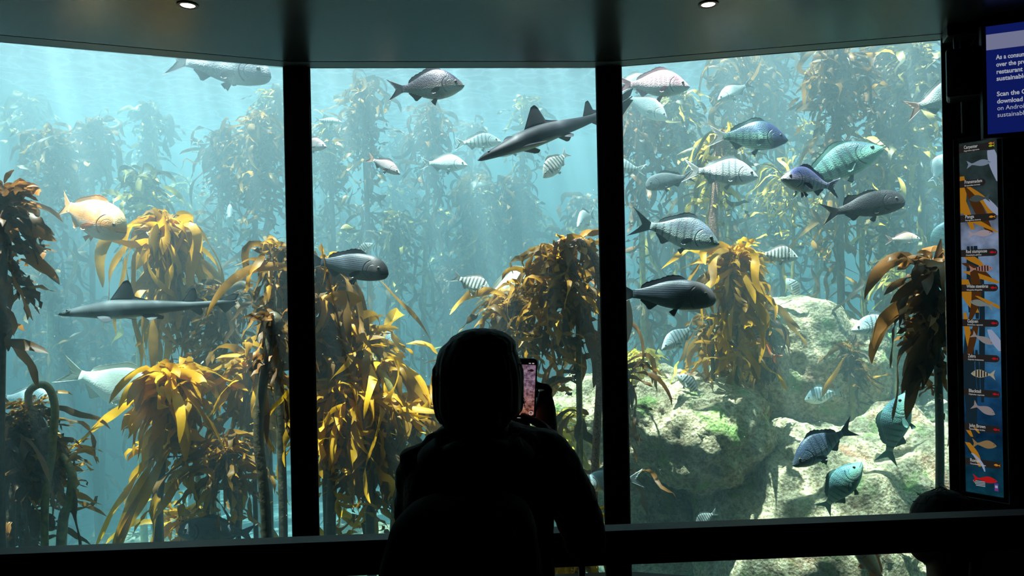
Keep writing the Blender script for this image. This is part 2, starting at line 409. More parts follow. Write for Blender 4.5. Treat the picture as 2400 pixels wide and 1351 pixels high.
rock(2200, 1010, 5.9, (.36, .35, .22), 'low dark rock beside the right jamb, under the hump', 6, rough=1.4)
rock(1525, 1215, 5.7, (.36, .35, .38), 'dark rock below the overhanging ledge', 7, rough=1.3)
rock(1640, 1260, 7.0, (.95, .6, .9), 'shadowed rock mass behind the cave under the ledge', 8)
rock(1790, 990, 6.1, (.35, .3, .25), 'small shaded rock between ledge and large smooth boulder', 9, rough=1.3)
rock(860, 1330, 7.2, (.8, .5, .32), 'pale low rock on the tank floor seen through the centre pane', 10, group='low rocks on the tank floor')
rock(330, 1330, 7.6, (.9, .5, .30), 'pale low rock on the tank floor seen through the left pane', 11, group='low rocks on the tank floor')
# white specks drifting in the water
random.seed(5); b = MB()
for i in range(420):
    Y = random.uniform(4.0, 6.0); p = W(random.uniform(0, 2220), random.uniform(110, 1290), Y); r = random.uniform(.0012, .0028)
    b.add([p+Vector(d)*r for d in ((1,0,0),(-1,0,0),(0,1,0),(0,-1,0),(0,0,1),(0,0,-1))], [(0,2,4),(2,1,4),(1,3,4),(3,0,4),(2,0,5),(1,2,5),(3,1,5),(0,3,5)])
M_speck = plain('specks', (.8, .85, .8, 1), .8)
tag(b.build('drifting_particles', M_speck), 'tiny white specks drifting everywhere in the water', 'particles', kind='stuff')
# ------------------------------------------------------------------ kelp
G = Vector((0, 0, -1))
class Fr:
    """collects ribbon blades with a per-vertex tint"""
    def __init__(s): s.v = []; s.f = []; s.t = []
    def blade(s, p, d, L, wd, rng, grav=.35, curl=.35, ruf=.18, tint=.5, n=None):
        n = n or max(7, int(L/.045)); h = L/n; p = Vector(p); d = Vector(d).normalized()
        rnd = Vector((rng.uniform(-1, 1), rng.uniform(-1, 1), rng.uniform(-1, 1)))
        side = d.cross(rnd).normalized(); tw = rng.uniform(-1, 1)*7.5/n*min(1, curl*1.5); ph = rng.uniform(0, 6.3); fr = rng.uniform(9, 16)
        tt = tint+rng.uniform(-.12, .12); base = len(s.v); cols = 4
        wob = Vector((rng.uniform(-1, 1), rng.uniform(-1, 1), rng.uniform(-1, 1))); wf = rng.uniform(4, 13)
        for i in range(n+1):
            u = i/n; k = sprof([(0, .16), (.12, .5), (.4, 1), (.72, .85), (.92, .45), (1, .06)], u)*wd*.5
            nor = d.cross(side).normalized()
            for c in range(cols):
                q = -1+2*c/(cols-1)
                v = p+side*q*k+nor*(ruf*k*math.sin(u*fr+ph+(2.2 if q > 0 else 0))*abs(q)**1.2 - .25*k*abs(q))
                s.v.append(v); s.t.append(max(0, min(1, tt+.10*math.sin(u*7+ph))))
            p = p+d*h
            d = (d+G*(grav*h*9+(h*14*d.z if d.z > 0 and u > .12 else 0))+(rnd*math.sin(u*wf+ph)+wob*math.cos(u*wf*1.3))*curl*h*11).normalized()
            side = Matrix.Rotation(tw, 3, d) @ side; side = (side-d*side.dot(d)).normalized()
        for i in range(n):
            for c in range(cols-1):
                a = base+i*cols+c; s.f.append((a, a+1, a+cols+1, a+cols))
        return p
    def build(s, name, mat, parent, inv):
        o = mesh_obj(name, [inv @ v for v in s.v], s.f, mat, parent)
        at = o.data.attributes.new('tint', 'FLOAT', 'POINT'); at.data.foreach_set('value', s.t)
        return o
def kelp(label, crown, base=None, nb=40, L=(.35, .8), wd=.055, seed=0, mat=None, stipe=None, r=(.02, .014), spread=1.0,
         droop=.35, curl=.35, tint=.5, along=.0, lean=(0, 0, 0), group='kelp plants', up=.4, tspan=.35, bits=1.0, name='kelp', bend=None, extra=()):
    """crown/base/bend: (px, py, Y). Stipe from the tank floor to the crown, strap blades hanging from it."""
    if seed < 100: nb = int(nb*1.25); wd *= .80; curl *= 1.25
    rng = random.Random(seed); mat = mat or K_gold; stipe = stipe or S_olive
    cp = W(*crown); pts = [W(*q) for q in (base or [])]
    if not pts: pts = [cp+Vector((rng.uniform(-.15, .15), 0, -1.2))]
    root = Vector((pts[0].x+rng.uniform(-.05, .05), pts[0].y+rng.uniform(-.05, .1), TF))
    path = [root]+pts+[W(*q) for q in (bend or [])]+[cp]
    e = empty(name, root); inv = Matrix.Translation(-root)
    tag(e, label, 'kelp', group)
    sp = spline(path, 26+10*len(bend or []))
    MB().tube([inv @ p for p in sp], lambda t: lerp(r[0], r[1], t), 10).build('stipe', stipe, e)
    # holdfast
    hb = MB()
    for k in range(7):
        a = k*.9+rng.uniform(-.3, .3)
        hb.tube(spline([(0, 0, .16), (.06*math.cos(a), .06*math.sin(a), .07), (.13*math.cos(a), .13*math.sin(a), .0)], 6), lambda t: lerp(.014, .006, t), 6)
    hb.build('holdfast', stipe, e)
    fr = Fr(); top = (sp[-1]-sp[-3]).normalized()
    # primary blade: a thick flattened strap carrying the others
    ax = top.copy()
    for k in range(nb):
        if rng.random() < along:
            t = rng.random(); q = sp[int((1-t*tspan)*(len(sp)-1))]
        else: q = cp+Vector((rng.gauss(0, .045), rng.gauss(0, .045), rng.uniform(-.10, .07)))*spread
        a = rng.uniform(0, 2*math.pi); el = rng.uniform(-1.1, up); hm = rng.uniform(.15, .8)*spread
        d = Vector((math.cos(a)*hm, math.sin(a)*hm*.9, el))+Vector(lean)+top*.2
        Lk = L[0]*.6+(L[1]-L[0]*.6)*rng.random()**1.3
        fr.blade(q, d, Lk, wd*rng.uniform(.55, 1.25), rng, grav=droop*rng.uniform(.3, 1.3), curl=curl*rng.uniform(.8, 2.2), ruf=.4, tint=tint+rng.uniform(-.3, .3))
    for k in range(int(nb*bits*1.4)):      # small curly, often frayed bits through the upper mass
        q = cp+Vector((rng.gauss(0, .09)*spread, rng.gauss(0, .08)*spread, -abs(rng.gauss(0, .5*L[1]))))
        a = rng.uniform(0, 6.28)
        fr.blade(q, (math.cos(a), math.sin(a), rng.uniform(-1.2, .6)), rng.uniform(.07, .2) if k % 2 else rng.uniform(.14, .36), wd*(rng.uniform(.35, .7) if k % 2 else rng.uniform(.6, 1.05)), rng, grav=.35, curl=1.0, ruf=.6, tint=tint+rng.uniform(-.35, .4))
    for k in range(nb//2):            # short curly blades on top
        a = rng.uniform(0, 6.28)
        fr.blade(cp+Vector((rng.gauss(0, .03), rng.gauss(0, .03), rng.uniform(-.02, .05))), (math.cos(a), math.sin(a), rng.uniform(.1, 1.2)),
                 rng.uniform(.09, .24), wd*.6, rng, grav=.5, curl=curl*2.6, ruf=.5, tint=tint+rng.uniform(-.1, .4), n=9)
    for q, d, Lk, wk, tk in extra:    # particular blades: start pixel, direction, length, width, tint
        fr.blade(W(*q), d, Lk, wk, rng, grav=.12, curl=.12, tint=tk)
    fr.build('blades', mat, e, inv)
    cb = MB().ball(inv @ cp, (r[1]*2.0, r[1]*2.0, r[1]*2.6), 14, 10); cb.build('bulb', stipe, e)
    return e
NK = 'near kelp behind the left pane'; NC = 'near kelp behind the centre pane'; NR = 'near kelp behind the right pane'
# ---- left pane, near
kelp('dark brown kelp cut off by the left picture edge', (12, 470, 3.85), [(2, 1250, 3.75), (4, 800, 3.75)], 50, (.2, .5), .075, 1, K_dark, S_dark, (.022, .02), .55, .5, .3, .55, .45, (-.1, 0, 0), group=NK,
     extra=(((20, 520, 3.85), (1, -.1, -.25), .30, .07, .8), ((25, 560, 3.85), (.9, 0, -.6), .34, .07, .9), ((0, 800, 3.75), (1, -.05, -.12), .27, .06, .4), ((20, 620, 3.8), (.5, -.1, -.9), .34, .08, .6), ((10, 430, 3.85), (.5, -.1, .9), .1, .03, .3)))
kelp('golden kelp with a tall tapering crown behind the small grey shark', (395, 545, 4.75), [(470, 1200, 4.9), (440, 850, 4.85)], 62, (.4, 1.05), .08, 2, K_gold, S_olive, (.02, .016), .42, .75, .3, .55, .05, group=NK,
     extra=(((380, 530, 4.7), (-.2, 0, 1), .14, .07, .9), ((410, 540, 4.7), (.5, 0, .8), .16, .07, .9)))
kelp('dark tangled kelp hanging from an arched stipe over the tail of the small grey shark', (525, 690, 4.75), [(630, 1240, 4.6), (622, 850, 4.6)], 60, (.2, .5), .05, 3, K_brown, S_dark, (.033, .026), .75, .5, .55, .25, .0, group=NK,
     bend=[(604, 710, 4.6), (572, 668, 4.65)])
kelp('rust brown kelp crown touching the left mullion', (652, 600, 4.4), [(664, 1240, 4.2), (652, 850, 4.25)], 40, (.18, .5), .06, 4, K_brown, S_dark, (.028, .024), .6, .6, .5, .5, .3, group=NK)
kelp('bright golden kelp with long trailing straps in front of the white fish', (400, 895, 4.35), [(372, 1275, 4.25), (376, 1110, 4.25)], 84, (.22, .58), .082, 5, K_gold, S_dark, (.034, .026), .7, .62, .24, .75, .05, (0, -.2, 0), NK,
     extra=(((340, 930, 4.2), (-.9, 0, -.25), .62, .075, .8), ((400, 1050, 4.15), (-.6, -.1, -.8), .75, .07, .75), ((360, 1080, 4.15), (-.5, -.1, -.85), .72, .075, .6), ((420, 900, 4.2), (.6, -.1, -.7), .5, .07, .5), ((330, 1100, 4.2), (-.6, 0, -.7), .55, .06, .7)))
kelp('dark kelp with a golden crown on a hooked stipe at lower left', (72, 975, 4.05), [(105, 1290, 3.95), (122, 1060, 3.95)], 60, (.3, .65), .05, 6, K_brown, S_olive, (.020, .020), .72, .6, .45, .30, .0, (-.15, 0, 0), NK,
     bend=[(128, 950, 3.95), (105, 903, 3.95), (68, 920, 4.0)])
kelp('small ragged kelp on a thick bent olive stipe at lower left', (137, 1062, 4.1), [(143, 1300, 4.0), (163, 1180, 4.0), (168, 1110, 4.0)], 20, (.12, .3), .045, 7, K_brown, S_olive, (.029, .022), .7, .5, .6, .6, .0, group=NK)
kelp('golden kelp with narrow hanging straps left of the left mullion', (590, 860, 4.6), [(600, 1250, 4.6)], 46, (.3, .65), .07, 8, K_gold, S_dark, (.018, .015), .7, .6, .3, .55, .1, group=NK)
kelp('low pink crowned kelp above the grey fish at bottom left', (537, 1060, 4.35), [(560, 1290, 4.4)], 44, (.25, .62), .06, 9, K_brown, S_dark, (.02, .015), .85, .5, .35, .6, .1, (-.2, 0, 0), NK)
kelp('pale straight olive stipe with high crown behind the arched kelp', (488, 800, 4.75), [(500, 1240, 4.7), (493, 1000, 4.7)], 18, (.2, .4), .045, 10, K_brown, S_olive, (.026, .022), .6, .6, .5, .4, .3, group=NK)
kelp('low yellow kelp tuft at the foot of the left pane', (425, 1215, 4.7), [(430, 1300, 4.7)], 26, (.2, .5), .06, 11, K_gold, S_dark, (.018, .014), .9, .5, .4, .8, .0, group=NK)
kelp('dark slender kelp with bare double stipe close to the left mullion', (640, 760, 4.0), [(625, 1250, 3.95), (606, 1000, 3.95)], 12, (.2, .4), .05, 12, K_dark, S_dark, (.030, .028), .5, .8, .3, .5, .2, group=NK)
kelp('dark kelp low in the far left corner below the hooked stipe', (40, 1030, 3.95), [(22, 1290, 3.85)], 34, (.4, .8), .075, 13, K_dark, S_dark, (.03, .026), .6, .8, .3, .3, .3, group=NK)
# ---- centre pane, near
kelp('orange crowned kelp against the left mullion under the dark lined fish', (757, 640, 4.5), [(770, 1240, 4.5), (762, 900, 4.5)], 62, (.35, 1.0), .08, 20, K_brown, S_dark, (.036, .024), .8, .6, .35, .55, .3, group=NC,
     extra=(((745, 620, 4.3), (.7, 0, .8), .14, .045, .9), ((745, 620, 4.3), (1, 0, .1), .15, .02, .9), ((760, 700, 4.3), (1, -.1, .05), .24, .09, .75)))
kelp('broad golden kelp mass with arching stipe left of the photographer', (850, 800, 4.7), [(925, 1290, 4.6), (940, 1080, 4.5), (930, 950, 4.5)], 90, (.35, 1.0), .072, 21, K_gold, S_olive, (.040, .026), 1.15, .5, .45, .55, .35, (-.1, 0, 0), NC, bend=[(885, 860, 4.55)],
     extra=(((820, 820, 4.5), (.2, 0, 1), .2, .04, .7), ((830, 820, 4.5), (.7, 0, .8), .22, .05, .5), ((835, 820, 4.5), (1, 0, .3), .2, .05, .9), ((930, 960, 4.4), (1, 0, .0), .28, .05, .9)))
kelp('yellow tufted kelp low behind the broad golden mass', (800, 925, 4.45), [(775, 1250, 4.4)], 100, (.25, .75), .066, 22, K_gold, S_dark, (.036, .03), 1.1, .5, .5, .75, .15, group=NC)
kelp('dark brown hanging kelp left of the person, below the golden mass', (880, 1000, 4.6), [(868, 1260, 4.5)], 60, (.35, .75), .075, 23, K_brown, S_dark, (.034, .028), .95, .6, .35, .45, .15, group=NC)
kelp('kelp tuft with a long golden blade beside the hair of the person', (1020, 925, 4.8), [(1080, 1250, 4.8)], 30, (.3, .62), .06, 24, K_gold, S_dark, (.02, .016), .9, .4, .4, .7, .0, (-.2, 0, 0), NC,
     extra=(((1025, 830, 4.8), (-.75, 0, .8), .24, .05, .9), ((1010, 930, 4.8), (-1, 0, .15), .3, .05, .85), ((1060, 840, 4.8), (-1, 0, -.1), .22, .04, .6)))
kelp('curly kelp crown above the head of the person', (1205, 715, 4.9), [(1290, 1200, 5.0), (1260, 950, 4.95)], 80, (.25, .62), .06, 25, K_brown, S_red, (.026, .02), 1.15, .42, .7, .62, .1, group=NC)
kelp('arched kelp with dense golden curls against the right mullion', (1300, 610, 4.6), [(1392, 1230, 4.5), (1408, 850, 4.5)], 95, (.2, .62), .062, 26, K_brown, S_red, (.024, .028), 1.05, .42, .7, .68, .35, (.15, 0, 0), NC,
     bend=[(1405, 640, 4.5), (1360, 570, 4.5), (1315, 570, 4.55)])
kelp('tall yellow stiped kelp with dark hanging blades right of the phone', (1355, 690, 4.8), [(1362, 1230, 4.75), (1358, 950, 4.75)], 26, (.4, 1.1), .08, 27, K_dark, S_olive, (.024, .02), .55, .8, .3, .5, .3, group=NC)
kelp('golden low kelp between the raised hand and the right mullion', (1310, 990, 5.2), [(1330, 1250, 5.2)], 40, (.3, .8), .06, 28, K_olive, S_olive, (.02, .016), .7, .6, .4, .7, .2, group=NC)
kelp('long bladed yellow kelp under the right elbow of the person', (1345, 1230, 4.3), [(1350, 1340, 4.35)], 40, (.35, .7), .06, 29, K_gold, S_dark, (.02, .016), .9, .5, .3, .6, .2, group=NC)
# ---- right pane, near
kelp('golden kelp with wide hanging straps in front of the boulders', (1722, 610, 5.0), [(1730, 1000, 5.3), (1725, 800, 5.2)], 76, (.3, .72), .075, 40, K_gold, S_dark, (.026, .02), .62, .58, .35, .55, .3, group=NR)
kelp('dark dense kelp column in front of the large smooth boulder', (1780, 740, 5.6), [(1790, 1000, 5.8)], 40, (.3, .6), .06, 41, K_brown, S_dark, (.03, .024), .5, .7, .35, .4, .4, group=NR)
kelp('kelp on a thick red encrusted stipe below the white barred fish', (1688, 330, 5.7), [(1700, 900, 5.6), (1680, 620, 5.5), (1672, 500, 5.5)], 40, (.25, .7), .055, 42, K_far, S_red, (.036, .036), .9, .5, .5, .6, .1, group=NR)
kelp('dark brown strappy kelp at the right jamb', (2190, 640, 3.95), [(2202, 1200, 3.95), (2200, 900, 3.95)], 46, (.3, .65), .075, 43, K_dark, S_dark, (.024, .02), .4, .8, .25, .6, .5, (-.12, 0, 0), NR,
     extra=(((2195, 640, 3.9), (-.8, 0, -.4), .3, .06, .6), ((2180, 760, 3.9), (-.5, 0, -.9), .42, .075, .6), ((2170, 800, 3.9), (-.3, 0, -1), .45, .07, .55), ((2205, 560, 3.95), (-.2, 0, -1), .3, .05, .5)))
kelp('small dark kelp with one bright golden strap on the boulders', (1990, 820, 5.6), [(2000, 990, 5.6)], 36, (.15, .38), .045, 44, K_brown, S_olive, (.026, .022), .75, .7, .5, .4, .0, group=NR,
     extra=(((1985, 830, 5.5), (-.6, -.1, -.8), .4, .07, .9), ((2060, 790, 5.9), (.1, 0, -1), .35, .09, .9)))
kelp('bare olive stipe rising behind the pale barred fish on the right', (2095, 620, 5.7), [(2098, 930, 5.7)], 14, (.2, .4), .045, 45, K_olive, S_olive, (.017, .015), .8, .5, .6, .6, .2, group=NR)
kelp('mossy textured stipe behind the dark humped fish', (2022, 345, 6.3), [(2026, 760, 6.3), (2020, 560, 6.3)], 46, (.3, .9), .055, 46, K_far, S_olive, (.026, .024), 1.0, .5, .5, .6, .1, group=NR)
kelp('thin mossy stipe between the two small barred fish', (1855, 420, 6.4), [(1857, 760, 6.4), (1860, 560, 6.4)], 34, (.3, .7), .045, 47, K_far, S_olive, (.017, .015), 1.0, .5, .5, .6, .1, group=NR)
kelp('kelp on a crooked olive stipe above the large smooth boulder', (1935, 480, 6.5), [(1908, 720, 6.5), (1955, 630, 6.5), (1962, 590, 6.5)], 30, (.25, .6), .045, 48, K_far, S_olive, (.020, .012), .9, .5, .5, .6, .1, group=NR)
kelp('low yellow kelp on the ledge near the right mullion', (1500, 840, 5.5), [(1505, 900, 5.5)], 34, (.15, .35), .055, 49, K_olive, S_olive, (.02, .015), 1.2, .35, .5, .75, .0, group=NR)
kelp('short golden kelp beside the orange red fish', (1690, 830, 5.5), [(1695, 950, 5.5)], 30, (.2, .4), .05, 50, K_gold, S_dark, (.02, .016), .9, .5, .45, .7, .1, group=NR)
kelp('dark kelp fronds edging the right mullion beside the ledge', (1468, 880, 4.6), [(1466, 1240, 4.6)], 20, (.3, .6), .05, 51, K_dark, S_dark, (.02, .016), .4, .8, .35, .5, .4, group=NR)
kelp('pale weed tuft on the low rock beside the right jamb', (2185, 990, 5.75), [(2190, 1040, 5.8)], 34, (.1, .22), .02, 52, K_olive, S_olive, (.012, .01), 1.3, .3, .6, .7, .0, group=NR)
kelp('dark bent kelp holdfast plant on the ledge corner', (1668, 760, 5.3), [(1672, 930, 5.25)], 14, (.3, .55), .06, 53, K_brown, S_dark, (.018, .014), .6, .7, .4, .6, .3, group=NR)
# ---- hazy kelp forest further back
far = [
 (850, 210, 7.4, 60, 1.7, 'tall hazy kelp left of the purple backed bream'), (1010, 270, 8.2, 60, 1.8, 'hazy kelp directly below the purple backed bream'), (770, 300, 7.8, 46, 1.4, 'hazy kelp beside the left mullion in the centre pane'),
 (1120, 430, 8.6, 60, 1.5, 'hazy kelp under the nose of the large dark shark'), (1230, 480, 9.0, 50, 1.4, 'hazy kelp below the belly of the large dark shark'), (930, 520, 8.0, 60, 1.4, 'hazy kelp behind the small pink tailed fish'),
 (1330, 560, 8.8, 46, 1.2, 'hazy kelp behind the dense golden curls'), (1060, 640, 8.8, 50, 1.2, 'hazy kelp above the head of the person, left side'), (820, 560, 8.6, 50, 1.3, 'hazy kelp behind the dark lined fish in the centre pane'),
 (120, 330, 6.9, 60, 1.5, 'hazy kelp above the orange fish'), (215, 300, 7.6, 50, 1.5, 'hazy kelp at upper left, right of the crown over the orange fish'), (330, 425, 6.6, 46, 1.1, 'hazy kelp to the right of the orange fish'),
 (600, 290, 7.0, 70, 1.6, 'wide hazy kelp below the large fish at the top of the left pane'), (520, 330, 7.4, 56, 1.5, 'hazy kelp left of the wide one at the upper left'), (640, 230, 7.6, 50, 1.6, 'hazy kelp touching the left mullion high up'),
 (60, 620, 7.4, 50, 1.2, 'hazy kelp below the tail of the orange fish'), (150, 700, 7.9, 46, 1.2, 'hazy kelp behind the nose of the small grey shark'), (470, 560, 7.6, 46, 1.2, 'hazy kelp right of the tall golden crown'),
 (250, 760, 8.4, 40, 1.0, 'hazy kelp below the small grey shark'),
 (1500, 260, 6.6, 56, 1.5, 'hazy kelp behind the pink barred bream'), (1585, 230, 7.0, 60, 1.7, 'hazy kelp below the pink barred bream'), (1720, 130, 7.2, 60, 1.9, 'dense hazy kelp above the silver fish in the right pane'),
 (1810, 110, 7.6, 60, 2.0, 'dense hazy kelp column above the blue headed bream'), (1900, 300, 8.0, 50, 1.6, 'hazy kelp behind the green barred fish'), (1960, 130, 5.9, 70, 1.5, 'brown kelp with large curled blade near the top right'),
 (2075, 110, 6.4, 70, 1.9, 'dark hazy kelp column high at the right'), (2150, 120, 6.0, 60, 1.6, 'kelp with orange curls behind the silver fish at the right jamb'), (2180, 420, 7.4, 46, 1.2, 'hazy kelp behind the small pink fish'),
 (1560, 520, 8.2, 46, 1.3, 'hazy kelp behind the grey barred fish'), (1780, 420, 8.4, 56, 1.5, 'hazy kelp between the white barred and the purple barred fish'), (2080, 480, 7.4, 50, 1.3, 'hazy kelp behind the dark humped fish'),
 (1500, 700, 8.0, 40, 1.0, 'hazy kelp behind the large dark lined fish'), (2140, 260, 7.0, 50, 1.5, 'hazy kelp under the silver fish at the right jamb'), (1650, 420, 7.8, 50, 1.5, 'hazy kelp behind the thick red stipe'),
]
for i, (px, py, Y, nb, L, lab) in enumerate(far):
    kelp(lab, (px, py, Y), [(px+random.Random(i).uniform(-25, 25), py+520, Y)], int(nb*1.5), (.2*L, .62*L), .052, 200+i, (K_brown, K_dark, K_far)[i % 3], (S_dark, S_olive)[i % 2], (.035, .025), 1.0, .6, .8, .42, .62,
         tspan=.5, bits=1.6, group='hazy kelp forest further back')

rz = random.Random(77)
for i in range(64):  # extra kelp added at random to shade the water and darken the background
    x = rz.uniform(-6, 5.2) if i < 34 else rz.uniform(-6, 1.2); Y = rz.uniform(8.2, 12.3) if i < 34 else rz.uniform(8.8, 12.5); z = rz.uniform(2.0, 4.1) if i < 34 else rz.uniform(1.6, 3.3)
    px = 1200+F*(x/Y); py = 675.5-F*(z-EYE)/Y
    kelp('faint kelp plant added for shade in the haze deep at the back of the tank', (px, py, Y), [(px+rz.uniform(-20, 20), py+330, Y)], 44, (.3, .9), .07, 400+i, (K_dark, K_far)[i % 2], S_dark, (.04, .03), 1.1, .6, .6, .4, .65,
         group='added shading kelp at the back of the tank', tspan=.6, bits=1.2)
# ------------------------------------------------------------------ fish
def fish_mat(name, back, flank, belly, bar=None, nbar=6.0, bars=0.0, barw=.35, line=None, lines=0.0, nline=70, head=None, blotch=0.0, bcol=(1, 1, 1, 1), rough=.33, zb=-.045, zt=.045, bx0=-.27, bx1=.24, gill=.5, scales=.35):
    t = NT(name)
    tc = t.n('TexCoord'); sx = t.n('SeparateXYZ', i0=tc.outputs['Object']); x, y, z = sx.outputs
    nz = t.n('TexNoise', Vector=tc.outputs['Object'], Scale=9., Detail=4.); n2 = t.n('TexNoise', Vector=tc.outputs['Object'], Scale=40., Detail=3.)
    zz = t.math('ADD', z, t.math('MULTIPLY', t.math('SUBTRACT', nz.outputs[0], .5), .05))
    f = t.n('MapRange', i0=zz, i1=zb-.05, i2=zt+.05).outputs[0]
    col = t.ramp(f, [(.12, belly), (.48, flank), (.9, back)])
    if bars:
        ph = t.math('ADD', t.math('MULTIPLY', x, nbar*2*math.pi/.5), t.math('MULTIPLY', z, 5.0))
        ph = t.math('ADD', ph, t.math('MULTIPLY', nz.outputs[0], 1.2))
        sn = t.math('SINE', ph)
        m = t.n('MapRange', i0=sn, i1=1-2*barw-.25, i2=1-2*barw+.35).outputs[0]
        msk = t.math('MULTIPLY', t.n('MapRange', i0=x, i1=bx0-.02, i2=bx0+.02).outputs[0], t.n('MapRange', i0=x, i1=bx1+.02, i2=bx1-.02).outputs[0])
        low = t.n('MapRange', i0=z, i1=-.13, i2=-.05).outputs[0]
        m = t.math('MULTIPLY', t.math('MULTIPLY', m, msk), low)
        col = t.mix(t.math('MULTIPLY', m, bars), col, bar)
    if lines:
        sn = t.math('SINE', t.math('ADD', t.math('MULTIPLY', z, nline*2*math.pi), t.math('MULTIPLY', n2.outputs[0], 1.5)))
        m = t.n('MapRange', i0=sn, i1=-.2, i2=.9).outputs[0]
        m = t.math('MULTIPLY', m, t.n('MapRange', i0=x, i1=.26, i2=.22).outputs[0])
        col = t.mix(t.math('MULTIPLY', m, lines), col, line)
    if head: col = t.mix(t.n('MapRange', i0=x, i1=.20, i2=.32).outputs[0], col, head)
    if blotch: col = t.mix(t.math('MULTIPLY', t.ramp(nz.outputs[0], [(.52, 0.), (.6, 1.)]), blotch), col, bcol)
    # gill cover edge and mouth slit
    gx = t.math('SUBTRACT', x, .33); gz = t.math('ADD', z, .01)
    rr = t.math('SQRT', t.math('ADD', t.math('MULTIPLY', gx, gx), t.math('MULTIPLY', t.math('MULTIPLY', gz, gz), .9)))
    ring = t.n('MapRange', i0=t.math('ABSOLUTE', t.math('SUBTRACT', rr, .105)), i1=.010, i2=.003).outputs[0]
    ring = t.math('MULTIPLY', ring, t.n('MapRange', i0=x, i1=.29, i2=.27).outputs[0])
    ring2 = t.n('MapRange', i0=t.math('ABSOLUTE', t.math('SUBTRACT', rr, .06)), i1=.006, i2=.002).outputs[0]
    ring2 = t.math('MULTIPLY', t.math('MULTIPLY', ring2, t.n('MapRange', i0=x, i1=.34, i2=.31).outputs[0]), .5)
    mo = t.n('MapRange', i0=t.math('ABSOLUTE', t.math('SUBTRACT', z, t.math('SUBTRACT', t.math('MULTIPLY', x, .25), .152))), i1=.006, i2=.002).outputs[0]
    mo = t.math('MULTIPLY', mo, t.n('MapRange', i0=x, i1=.425, i2=.435).outputs[0])
    dk = t.math('MAXIMUM', t.math('MAXIMUM', ring, ring2), mo)
    col = t.mix(t.math('MULTIPLY', dk, gill+.3), col, tuple(c*.15 for c in flank[:3])+(1,))
    vo = t.n('TexVoronoi', Vector=tc.outputs['Object'], Scale=75.)
    sm = t.math('MULTIPLY', t.ramp(vo.outputs['Distance'], [(.25, 0.), (.6, 1.)]), t.math('MULTIPLY', t.n('MapRange', i0=x, i1=.25, i2=.2).outputs[0], scales))
    col = t.mix(sm, col, tuple(c*.45 for c in flank[:3])+(1,))
    h = t.math('SUBTRACT', t.math('MULTIPLY', vo.outputs['Distance'], -.8*scales), dk)
    b = t.n('Bump', Strength=.5, Distance=.01, Height=h)
    p = t.n('BsdfPrincipled', Roughness=rough+.1); p.inputs['Specular IOR Level'].default_value = .3; t.t.links.new(col, p.inputs[0]); t.t.links.new(b.outputs[0], p.inputs['Normal'])
    m = t.surf(p.outputs[0])
    # matching fin: rays along the fin, slightly see-through
    t = NT(name+' fin'); tc = t.n('TexCoord')
    wv = t.n('TexWave', Vector=tc.outputs['UV'] if False else tc.outputs['Object'], Scale=28., Distortion=2.); wv.bands_direction = 'Z'
    fc = tuple((a*.45+b_*.55)*.9 for a, b_ in zip(back[:3], flank[:3]))+(1,)
    c = t.ramp(wv.outputs[0], [(.2, tuple(q*.6 for q in fc[:3])+(1,)), (.8, fc)])
    p = t.n('BsdfPrincipled', Roughness=.5); t.t.links.new(c, p.inputs[0]); tl = t.n('BsdfTranslucent', Color=fc)
    fm = t.surf(t.n('MixShader', i0=.35, i1=p.outputs[0], i2=tl.outputs[0]).outputs[0])
    return m, fm
E_ball = plain('fish eye iris', (.10, .095, .07, 1), .4, .3); E_pup = plain('fish pupil', (.003, .003, .005, 1), .2, .4)
SP = {}
def sp(key, **k): SP[key] = k
P_dark = (.035, .04, .055, 1)
bream_top = [(0, .0), (.03, .022), (.10, .060), (.2, .105), (.32, .140), (.48, .150), (.65, .118), (.82, .066), (.94, .036), (1, .034)]
bream_bot = [(0, .0), (.03, .026), (.10, .052), (.2, .084), (.32, .106), (.48, .116), (.65, .096), (.82, .056), (.94, .034), (1, .032)]
blunt_top = [(0, .0), (.02, .045), (.07, .090), (.16, .125), (.3, .142), (.48, .138), (.65, .112), (.82, .068), (.94, .044), (1, .042)]
blunt_bot = [(0, .0), (.02, .040), (.07, .066), (.16, .090), (.3, .112), (.48, .116), (.65, .096), (.82, .056), (.94, .038), (1, .036)]
def sc_(k, f): return [(a, b*f) for a, b in k]
mat_bar = fish_mat('barred silver bream', (.30, .38, .42, 1), (.62, .68, .64, 1), (.80, .84, .78, 1), P_dark, 6, .85, .28)
mat_teal = fish_mat('green barred bream', (.05, .12, .14, 1), (.20, .42, .34, 1), (.45, .68, .55, 1), P_dark, 6, .8, .26, line=(.12, .22, .22, 1), lines=.45, nline=45)
mat_blue = fish_mat('blue headed bream', (.03, .05, .18, 1), (.22, .42, .33, 1), (.45, .68, .52, 1), (.03, .04, .12, 1), 6, .6, .3, line=(.10, .20, .20, 1), lines=.5, nline=42, head=(.05, .065, .16, 1))
mat_purp = fish_mat('purple barred bream', (.05, .055, .16, 1), (.24, .20, .27, 1), (.62, .66, .68, 1), (.05, .06, .14, 1), 6, .6, .25)
mat_white = fish_mat('white barred bream', (.70, .74, .78, 1), (.82, .84, .82, 1), (.86, .88, .84, 1), (.20, .22, .26, 1), 6, .75, .22)
mat_grey = fish_mat('grey barred fish', (.07, .09, .12, 1), (.18, .23, .23, 1), (.62, .68, .62, 1), P_dark, 6, .75, .2)
mat_steel = fish_mat('steel blue barred fish', (.03, .045, .075, 1), (.075, .10, .13, 1), (.28, .34, .34, 1), (.008, .01, .02, 1), 6, .8, .22, line=(.04, .05, .08, 1), lines=.4, nline=45)
mat_lil = fish_mat('large grey fish', (.22, .22, .27, 1), (.30, .31, .36, 1), (.42, .45, .50, 1), blotch=.4, bcol=(.5, .5, .55, 1))
